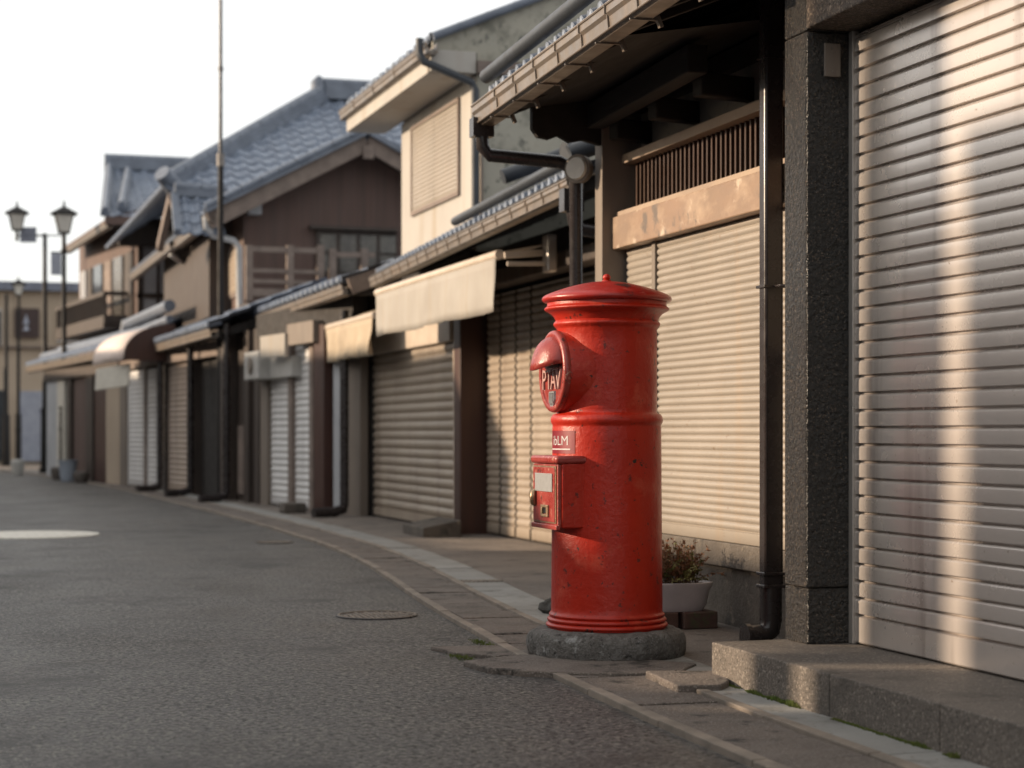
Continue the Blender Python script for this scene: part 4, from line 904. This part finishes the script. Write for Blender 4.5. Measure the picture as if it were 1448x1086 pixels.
# barrel awning and white banner
t = thing('barrel_awning', 'beige arched plastic awning over the far shop door', 'awning', (*wp(220, .5), 2.0))
mb = MB(); fa, fb = wp(243, .0), wp(196, .0); n = 14; fdv = (fb-fa).normalized(); fnv = Vector((fdv.y, -fdv.x)); vs = []
zt2 = CAM_H+150/F_PX*27.2; zb3 = CAM_H+98/F_PX*27.5
for i in range(n+1):
    f = i/n*math.pi/2
    for q in (fa, fb):
        p = q-fnv*(.76*math.sin(f)-.05); vs.append((p.x, p.y, zb3+(zt2-zb3)*math.cos(f)**.8))
o = mb.add(vs, [(2*i, 2*i+1, 2*i+3, 2*i+2) for i in range(n)]).build('canopy', 'plastic_awning', t, smooth=60); s = o.modifiers.new('s', 'SOLIDIFY'); s.thickness = .02
mb = MB(); vs = []
for i in range(n+1):
    f = i/n*math.pi/2; p = fa-fnv*(.74*math.sin(f)-.05); vs.append((p.x, p.y-.01, zb3+(zt2-zb3)*math.cos(f)**.8))
p = fa+fnv*.05; vs.append((p.x, p.y-.01, zb3)); mb.add(vs, [tuple(range(len(vs)))]).build('end_panel', 'wood_red', t)
bq = [onD(137, 522, 27.6), onD(184, 514, 26.6), onD(182, 545, 26.6), onD(135, 552, 27.6)]
mb = MB(); nn_ = (bq[1]-bq[0]).cross(bq[3]-bq[0]).normalized()*.012
mb.add([x-nn_ for x in bq]+[x+nn_ for x in bq], [(3, 2, 1, 0), (4, 5, 6, 7), (0, 1, 5, 4), (1, 2, 6, 5), (2, 3, 7, 6), (3, 0, 4, 7)])
mb.build('cloth_banner', 'pale_cover', label='blank white cloth banner hanging beneath the arched beige awning', cat='banner')

# ================================================================ far two-storey house (u 95..240)
T2 = thing('balcony_house', 'far two storey wooden house with hipped tiled roof and dark balcony', 'house', (3.6, 37, 0))
c0, c1 = onY(194, 400, 34.6), onY(112, 400, 40.2); nside = Vector((8.5, 34.6))
MB().prism([(c0.x, c0.y), (7.8, 34.6), (7.8, 40.2), (c1.x, c1.y)], 2.4, 4.85).build('wall', 'wood_brown', T2)
def zY(u, v, Y): return onY(u, v, Y).z
MB().box(onY(203, 0, 34.5).x, onY(222, 0, 34.5).x, 34.55, 34.595, 2.5, zY(210, 332, 34.6)).box(onY(227, 0, 34.5).x, onY(242, 0, 34.5).x, 34.55, 34.595, 2.5, zY(210, 332, 34.6)).build('plaster_panel', 'plaster_grey', T2)
MB().box(c0.x-.02, 7, 34.50, 34.549, zY(210, 422, 34.6), zY(210, 415, 34.6)).box(onY(195, 0, 34.5).x, onY(201, 0, 34.5).x, 34.5, 34.6, 2.4, 4.8).build('timber_frame', 'wood_dark', T2)
# street windows
dv = Vector((c1.x-c0.x, c1.y-c0.y)); L2 = dv.length; dv.normalize()
def sp(f): return Vector((c0.x, c0.y))+dv*L2*f
for f0, f1, m_ in ((.04, .16, 'wood_dark'), (.20, .34, 'glass_pale'), (.38, .50, 'wood_grey'), (.54, .68, 'glass_dark'), (.72, .80, 'wood_dark'), (.84, .93, 'plaster_grey')):
    MB().slab(sp(f0), sp(f1), -.05, -.002, 2.95, 4.25).build('window', m_, T2)
rail = MB(); b0, b1 = onD(176, 410, 34.0), onD(108, 432, 38.8); r0, r1 = sp(.12), sp(1.0); nv_ = Vector((dv.y, -dv.x))*-1
for z, tt in ((zw(150, 418), .08), ):
    pass
z0b, z1b = 2.93, 3.52
r0 = r0+nv_*.45; r1 = r1+nv_*.45
rail.slab(r0, r1, -.04, .04, z1b-.08, z1b); rail.slab(r0, r1, -.03, .03, z0b, z0b+.14); rail.slab(r0, r1, -.04, .50, z0b-.1, z0b-.001)
for k in range(26): q = r0.lerp(r1, k/25); rail.box(q.x-.025, q.x+.025, q.y-.025, q.y+.025, z0b+.141, z1b-.081)
rail.bar((r0.x, r0.y, z1b-.04), (r0.x+.5, r0.y, z1b-.04), .08, .08); rail.bar((r0.x, r0.y, z0b+.07), (r0.x+.5, r0.y, z0b+.07), .06, .14)
rail.build('balcony', 'wood_dark', T2)
# roof: near hip slope
r0, r1_ = onY(147, 306, 34.0), onY(200, 306, 34.0); t0, t1 = onY(155, 240, 37.5), onY(262, 240, 37.5)
e2 = Vector((0, t0.y-r0.y, t0.z-r0.z)); Lr = e2.length; e2.normalize(); wd_ = 6.0
rf = tiles(MB(), r0, (1, 0, 0), e2, [(0, 0), (wd_, 0), (wd_, Lr), (t0.x-r0.x, Lr)], .27, .3, .05, 6)
rf.build('roof_tiles', 'tile', T2, smooth=60)
mb = ridge(MB(), t0+Vector((-.1, 0, 0)), t0+Vector((6, 0, 0)), .26, .26, .1); ridge(mb, r0+Vector((.02, 0, 0)), t0, .14, .14, .06)
rm0, rm1 = onY(172, 298, 34.2), onY(181, 248, 37.2); ridge(mb, rm0, rm1, .14, .14, .06)
mb.build('ridge_tiles', 'ridge', T2, smooth=50)
ev0, ev1 = onD(150, 314, 33.4), onD(92, 352, 38.6)
mb = MB(); w_ = Vector((1.1, .2, .38))
mb.add([ev0, ev1, ev1+w_, ev0+w_, ev0+Vector((0, 0, .06)), ev1+Vector((0, 0, .06)), ev1+w_+Vector((0, 0, .06)), ev0+w_+Vector((0, 0, .06))], [(0, 1, 2, 3), (7, 6, 5, 4), (0, 4, 5, 1), (1, 5, 6, 2), (2, 6, 7, 3), (3, 7, 4, 0)]); mb.build('eave', 'wood_brown', T2)
gutter(MB(), ev0, ev1, .12, .10, 0).build('gutter', 'gutter', T2)
k0 = onY(196, 305, 34.0); MB().bar(k0, onY(236, 262, 34.0), .1, .18).bar(onY(148, 312, 34.0), onY(200, 312, 34.0), .1, .14).build('bargeboard', 'wood_brown', T2)
MB().box(r0.x+.3, 8, 34.3, 34.55, 4.3, r0.z-.05).build('gable_boards', 'wood_dark', T2)

# far low shop (u 35..180)
S6 = thing('corner_shop', 'far low corner shop with short tiled eave behind the street lamps', 'shop', (*wp(100), 0))
panel(150, 171, 0, 1.85, -.0, .1).build('wall_panel', 'plaster_tan', S6); panel(134, 150, 0, 1.85, .0, .1).build('door', 'wood_red', S6)
panel(124, 133, 0, 1.85, -.03, .1).build('post', 'wood_dark', S6); panel(103, 123, 0, 1.85, .02, .1).build('window', 'wood_brown', S6)
panel(97, 102, 0, 1.85, -.03, .1).build('post', 'wood_dark', S6); panel(82, 92, 0, 1.85, -.02, .1).build('lit_strip', 'pale_cover', S6); panel(66, 81, 0, 1.9, .0, .1).build('grey_panel', 'plaster_grey', S6)  # pale narrow panel: a lit strip of the front put into colour
panel(66, 171, 1.86, 2.1, -.05, .1).build('beam', 'wood_dark', S6)
a, b = wp(171), wp(66); MB().prism([(a.x+.15, a.y), (8, a.y), (8, b.y), (b.x+.15, b.y)], 0, 2.15).build('wall', 'dark_in', S6)
g0 = onD(172, 491, 28.4); g1 = onZ(36, 520, g0.z); gdir = (g1-g0).normalized(); gn = Vector((gdir.y, -gdir.x, 0)); Lg = (g1-g0).length
rf = tiles(MB(), g0+Vector((0, 0, .03)), gdir, Vector((gn.x, gn.y, .42)), [(0, 0), (Lg, 0), (Lg, 1.5), (0, 1.5)], .3, .3, .05, 5); rf.build('roof_tiles', 'tile', S6, smooth=60)
gutter(MB(), g0, g1, .12, .11, 0).build('gutter', 'gutter', S6)
mb = MB(); mb.tube([g1+gn*.35+Vector((0, 0, .22)), g0+gn*.35+Vector((0, 0, .22))], .08, 10); mb.tube([g1+gn*.7+Vector((0, 0, .36)), g0+gn*.7+Vector((0, 0, .36))], .08, 10); mb.build('ridge_tiles', 'ridge', S6, smooth=50)

# far cross-street building
FB = thing('far_building', 'distant tan two storey building closing the end of the street', 'building', (0, 52, 0))
YF = 52.0
zt4 = zY(60, 412, YF)
MB().box(-8, 7.5, YF, YF+8, 0, zt4).build('wall', 'plaster_tan', FB)
MB().box(-8.1, 7.6, YF-.25, YF+8.1, zt4+.002, zt4+.24).build('roof_edge', 'sign_blue', FB)
def fbox(u0, u1, v0, v1, y0, y1): a, b = onY(u0, v0, YF), onY(u1, v1, YF); return MB().box(a.x, b.x, YF-y0, YF-y1, b.z, a.z)
w_ = fbox(80, 121, 440, 485, .06, .001).build('window', 'alu', FB); fbox(83, 99, 444, 482, .075, .061).build('pane', 'banner_grey', w_); fbox(101, 118, 444, 482, .075, .061).build('pane', 'banner_grey', w_)
w_ = fbox(-20, 3, 436, 492, .06, .001).build('window', 'alu', FB); fbox(-18, 1, 440, 488, .075, .061).build('pane', 'glass_dark', w_)
fbox(-60, 150, 488, 494, .12, .001).build('string_course', 'wood_grey', FB)
fbox(28, 62, 553, 652, .06, .001).build('garage_door', 'banner_grey', FB)
fbox(-8, 8, 552, 652, .06, .001).build('doorway', 'glass_dark', FB)
fbox(63, 74, 553, 655, .14, .001).build('corner_post', 'alu', FB)
s_ = fbox(20, 55, 436, 478, .14, .08).build('hanging_sign', 'sign_brown', FB)
c = onY(37, 457, YF-.15); MB().lathe([(.001, -.22), (.10, -.2), (.03, -.1), (.09, 0), (.05, .1), (.001, .26)], (c.x, YF-.14, c.z), 12).build('emblem', 'banner_grey', s_)

# ================================================================ street furniture
def lantern(mb_f, mb_g, c, s=1.0):
    """frame + glass of a tapering four-sided lantern; c = bottom centre"""
    def sq(r, z): return [(c.x+a*r*s, c.y+b*r*s, c.z+z*s) for a, b in ((-1, -1), (1, -1), (1, 1), (-1, 1))]
    def fr(m, r0, z0, r1, z1): m.add(sq(r0, z0)+sq(r1, z1), [(3, 2, 1, 0), (4, 5, 6, 7), (0, 1, 5, 4), (1, 2, 6, 5), (2, 3, 7, 6), (3, 0, 4, 7)])
    fr(mb_g, .10, .03, .165, .36)
    fr(mb_f, .11, 0, .11, .03); fr(mb_f, .185, .36, .26, .385); fr(mb_f, .25, .386, .05, .52); fr(mb_f, .03, .52, .012, .66)
    for a, b in ((-1, -1), (1, -1), (1, 1), (-1, 1)):
        mb_f.bar((c.x+a*.105*s, c.y+b*.105*s, c.z+.03*s), (c.x+a*.175*s, c.y+b*.175*s, c.z+.37*s), .018*s, .018*s)
def lamp_thing(u, vb, vt, label, sign=None, size=1.0):
    b = onZ(u, vb, .012); d = b.x*ST+b.y*CT; zt = CAM_H+(V0-vt)/F_PX*d; hl = .66*size
    t = thing('street_lamp', label, 'street lamp', (b.x, b.y, .012), 'black lantern street lamps')
    zl = zt-hl; mb = MB().tube([(b.x, b.y, .01), (b.x, b.y, .12), (b.x, b.y, .14), (b.x, b.y, 1.25), (b.x, b.y, 1.32), (b.x, b.y, zl)], [.12, .12, .085, .08, .05, .04], 14)
    for z in (.9, 1.3, zl-.35): mb.tube([(b.x, b.y, z), (b.x, b.y, z+.05)], .095 if z < 2 else .065, 14)
    mb.build('pole', 'black_pole', t, smooth=40); f, g = MB(), MB(); lantern(f, g, Vector((b.x, b.y, zl)), size)
    ln = f.build('lantern', 'black_pole', t); g.build('glass', 'lamp_glass', ln)
    return t, b, d, zl
t, b, d, zl = lamp_thing(90.5, 676, 283, 'tallest black lantern lamp, nearest pole with small grey banner', size=.95)
q = onD(81, 374, d); MB().bar((b.x, b.y, q.z+.22), (b.x-.24, b.y, q.z+.22), .03, .03).build('banner_arm', 'black_pole', t); MB().box(b.x-.24, b.x-.05, b.y-.02, b.y+.02, q.z-.2, q.z+.2).build('banner', 'banner_grey', t)
# lamp hung on the arm of the second pole
b = onZ(63.5, 669, .012); d = b.x*ST+b.y*CT
t = thing('street_lamp', 'black pole with side arm carrying square sign and lantern at far left', 'street lamp', (b.x, b.y, .012), 'black lantern street lamps')
zt = CAM_H+(V0-330)/F_PX*d
MB().tube([(b.x, b.y, .01), (b.x, b.y, .12), (b.x, b.y, .14), (b.x, b.y, 1.35), (b.x, b.y, 1.4), (b.x, b.y, zt)], [.12, .12, .09, .085, .055, .045], 14).tube([(b.x, b.y, 1.3), (b.x, b.y, 1.36)], .10, 14).build('pole', 'black_pole', t, smooth=40)
za = onD(63, 333, d).z; pe = onD(24, 333, d)
rgt = Vector((CT, -ST, 0)); MB().tube([Vector((b.x, b.y, za)), Vector((pe.x, pe.y, za))], .022, 8).tube([Vector((b.x, b.y, za)), Vector((b.x, b.y, za))+rgt*.45], .015, 8).build('arm', 'black_pole', t)
sgn = onD(40, 332, d); MB().bar(sgn-rgt*.17, sgn+rgt*.17, .04, .32).build('sign', 'sign_blue', t)
f, g = MB(), MB(); lantern(f, g, Vector((pe.x, pe.y, za+.10)), .95); f.tube([(pe.x, pe.y, za-.12), (pe.x, pe.y, za+.12)], .035, 10); ln = f.build('lantern', 'black_pole', t); g.build('glass', 'lamp_glass', ln)
lamp_thing(26, 657, 390, 'small distant lantern lamp before the tan building', size=.8)
b = onZ(8.5, 659, .012); d = b.x*ST+b.y*CT
MB().tube([(b.x, b.y, .01), (b.x, b.y, 1.3), (b.x, b.y, 1.35), (b.x, b.y, CAM_H+(V0-415)/F_PX*d)], [.11, .10, .06, .05], 12).build('black_pole', 'black_pole', smooth=40, label='plain black pole at extreme left of the street', cat='pole')
b = onZ(312, 706, .012); d = b.x*ST+b.y*CT
t = thing('tall_mast', 'tall slim dark mast rising above the roofs beside the gabled house', 'mast', (b.x, b.y, .012))
zm = CAM_H+(V0-222)/F_PX*d
MB().tube([(b.x, b.y, .01), (b.x, b.y, zm)], [.048, .036], 12).build('pole', 'black_pole', t, smooth=40)
mb = MB().tube([(b.x, b.y, zm), (b.x, b.y, zm+4.5)], [.026, .018], 10)
for k in (1.1, 2.3): mb.tube([(b.x, b.y, zm+k), (b.x, b.y, zm+k+.05)], .036, 10)
mb.build('upper_rod', 'dark_pipe', t, smooth=40)
MB().tube([(b.x, b.y, zm-.12), (b.x, b.y, zm+.04)], .05, 12).build('coupling', 'iron', t, smooth=40)
# bucket and clutter by the far door
p = wp(125, .35); MB().lathe([(.001, 0), (.12, 0), (.165, .34), (.18, .35), (.18, .37), (.15, .37), (.13, .06), (.001, .05)], (p.x, p.y, .012), 28).build('plastic_bin', 'bucket', smooth=40, label='pale blue plastic bin outside the far brown door', cat='bin')
for u, hh, m_, lb in ((106, .22, 'junk', 'dark low pot beside the lamp post base'), (47, .30, 'paper', 'small pale object on pavement at far left'), (140, .18, 'junk', 'dark low pot right of the pale blue bin')):
    p = wp(u, .3); MB().lathe([(.001, 0), (.10, 0), (.14, hh*.7), (.12, hh), (.07, hh*1.05), (.001, hh*1.02)], (p.x, p.y, .012), 18, .02).build('flower_pot', m_, smooth=50, label=lb, cat='pot')

# ================================================================ opposite side of the street (unseen, behind/left of the camera; heights and gaps shaped to place sun and shade)
XO = -5.0
def opp(y0, y1, h, dep, label, mat='plaster_grey'):
    t = thing('street_house', label, 'house', (XO-dep/2, (y0+y1)/2, 0), 'houses across the street')
    MB().box(XO-dep, XO, y0, y1, 0, h).build('wall', mat, t)
    MB().box(XO-dep-.1, XO+.02, y0, y1, h+.002, h+.05).build('roof', 'ridge', t)
    n = int((y1-y0)/1.6)
    for k in range(n):
        y = y0+(k+.25)*(y1-y0)/n; f = MB().box(XO+.001, XO+.05, y, y+.8, .9, 1.8).build('window', 'wood_dark', t); MB().box(XO+.051, XO+.06, y+.05, y+.75, .95, 1.75).build('pane', 'glass_dark', f)
opp(-14, 7.785, 4.0, 6, 'grey house across the street nearest the camera')
opp(8.60, 9.30, 2.06, 1.2, 'small low tan shed across the street', 'plaster_tan')
opp(9.34, 15.9, 2.62, 3, 'low tan garage across the street', 'plaster_tan')
opp(15.94, 18.56, 2.42, 3, 'low grey shed across the street')
opp(18.60, 32, 4.15, 3, 'long timber house across the street', 'wood_grey')
opp(32.04, 47, 3.95, 3, 'far tan house across the street', 'plaster_tan')
t = thing('blocker', 'tall grey unseen board added across the street to block sun', 'blocker', (XO, 8.1, 0))  # unseen board, added to cut the sun into a strip on the silver shutter
MB().box(XO-.06, XO, 7.93, 8.22, 0, 2.36).build('post', 'plaster_grey', t); MB().box(XO-.06, XO, 7.93, 8.43, 2.362, 5.3).build('board', 'plaster_grey', t)
MB().box(XO-.30, XO-.14, 7.6, 8.7, 0, 2.12).build('low_blocker', 'plaster_grey', label='low grey unseen wall added behind the board to block sun', cat='wall')  # unseen wall, added to keep slits of sun off the road
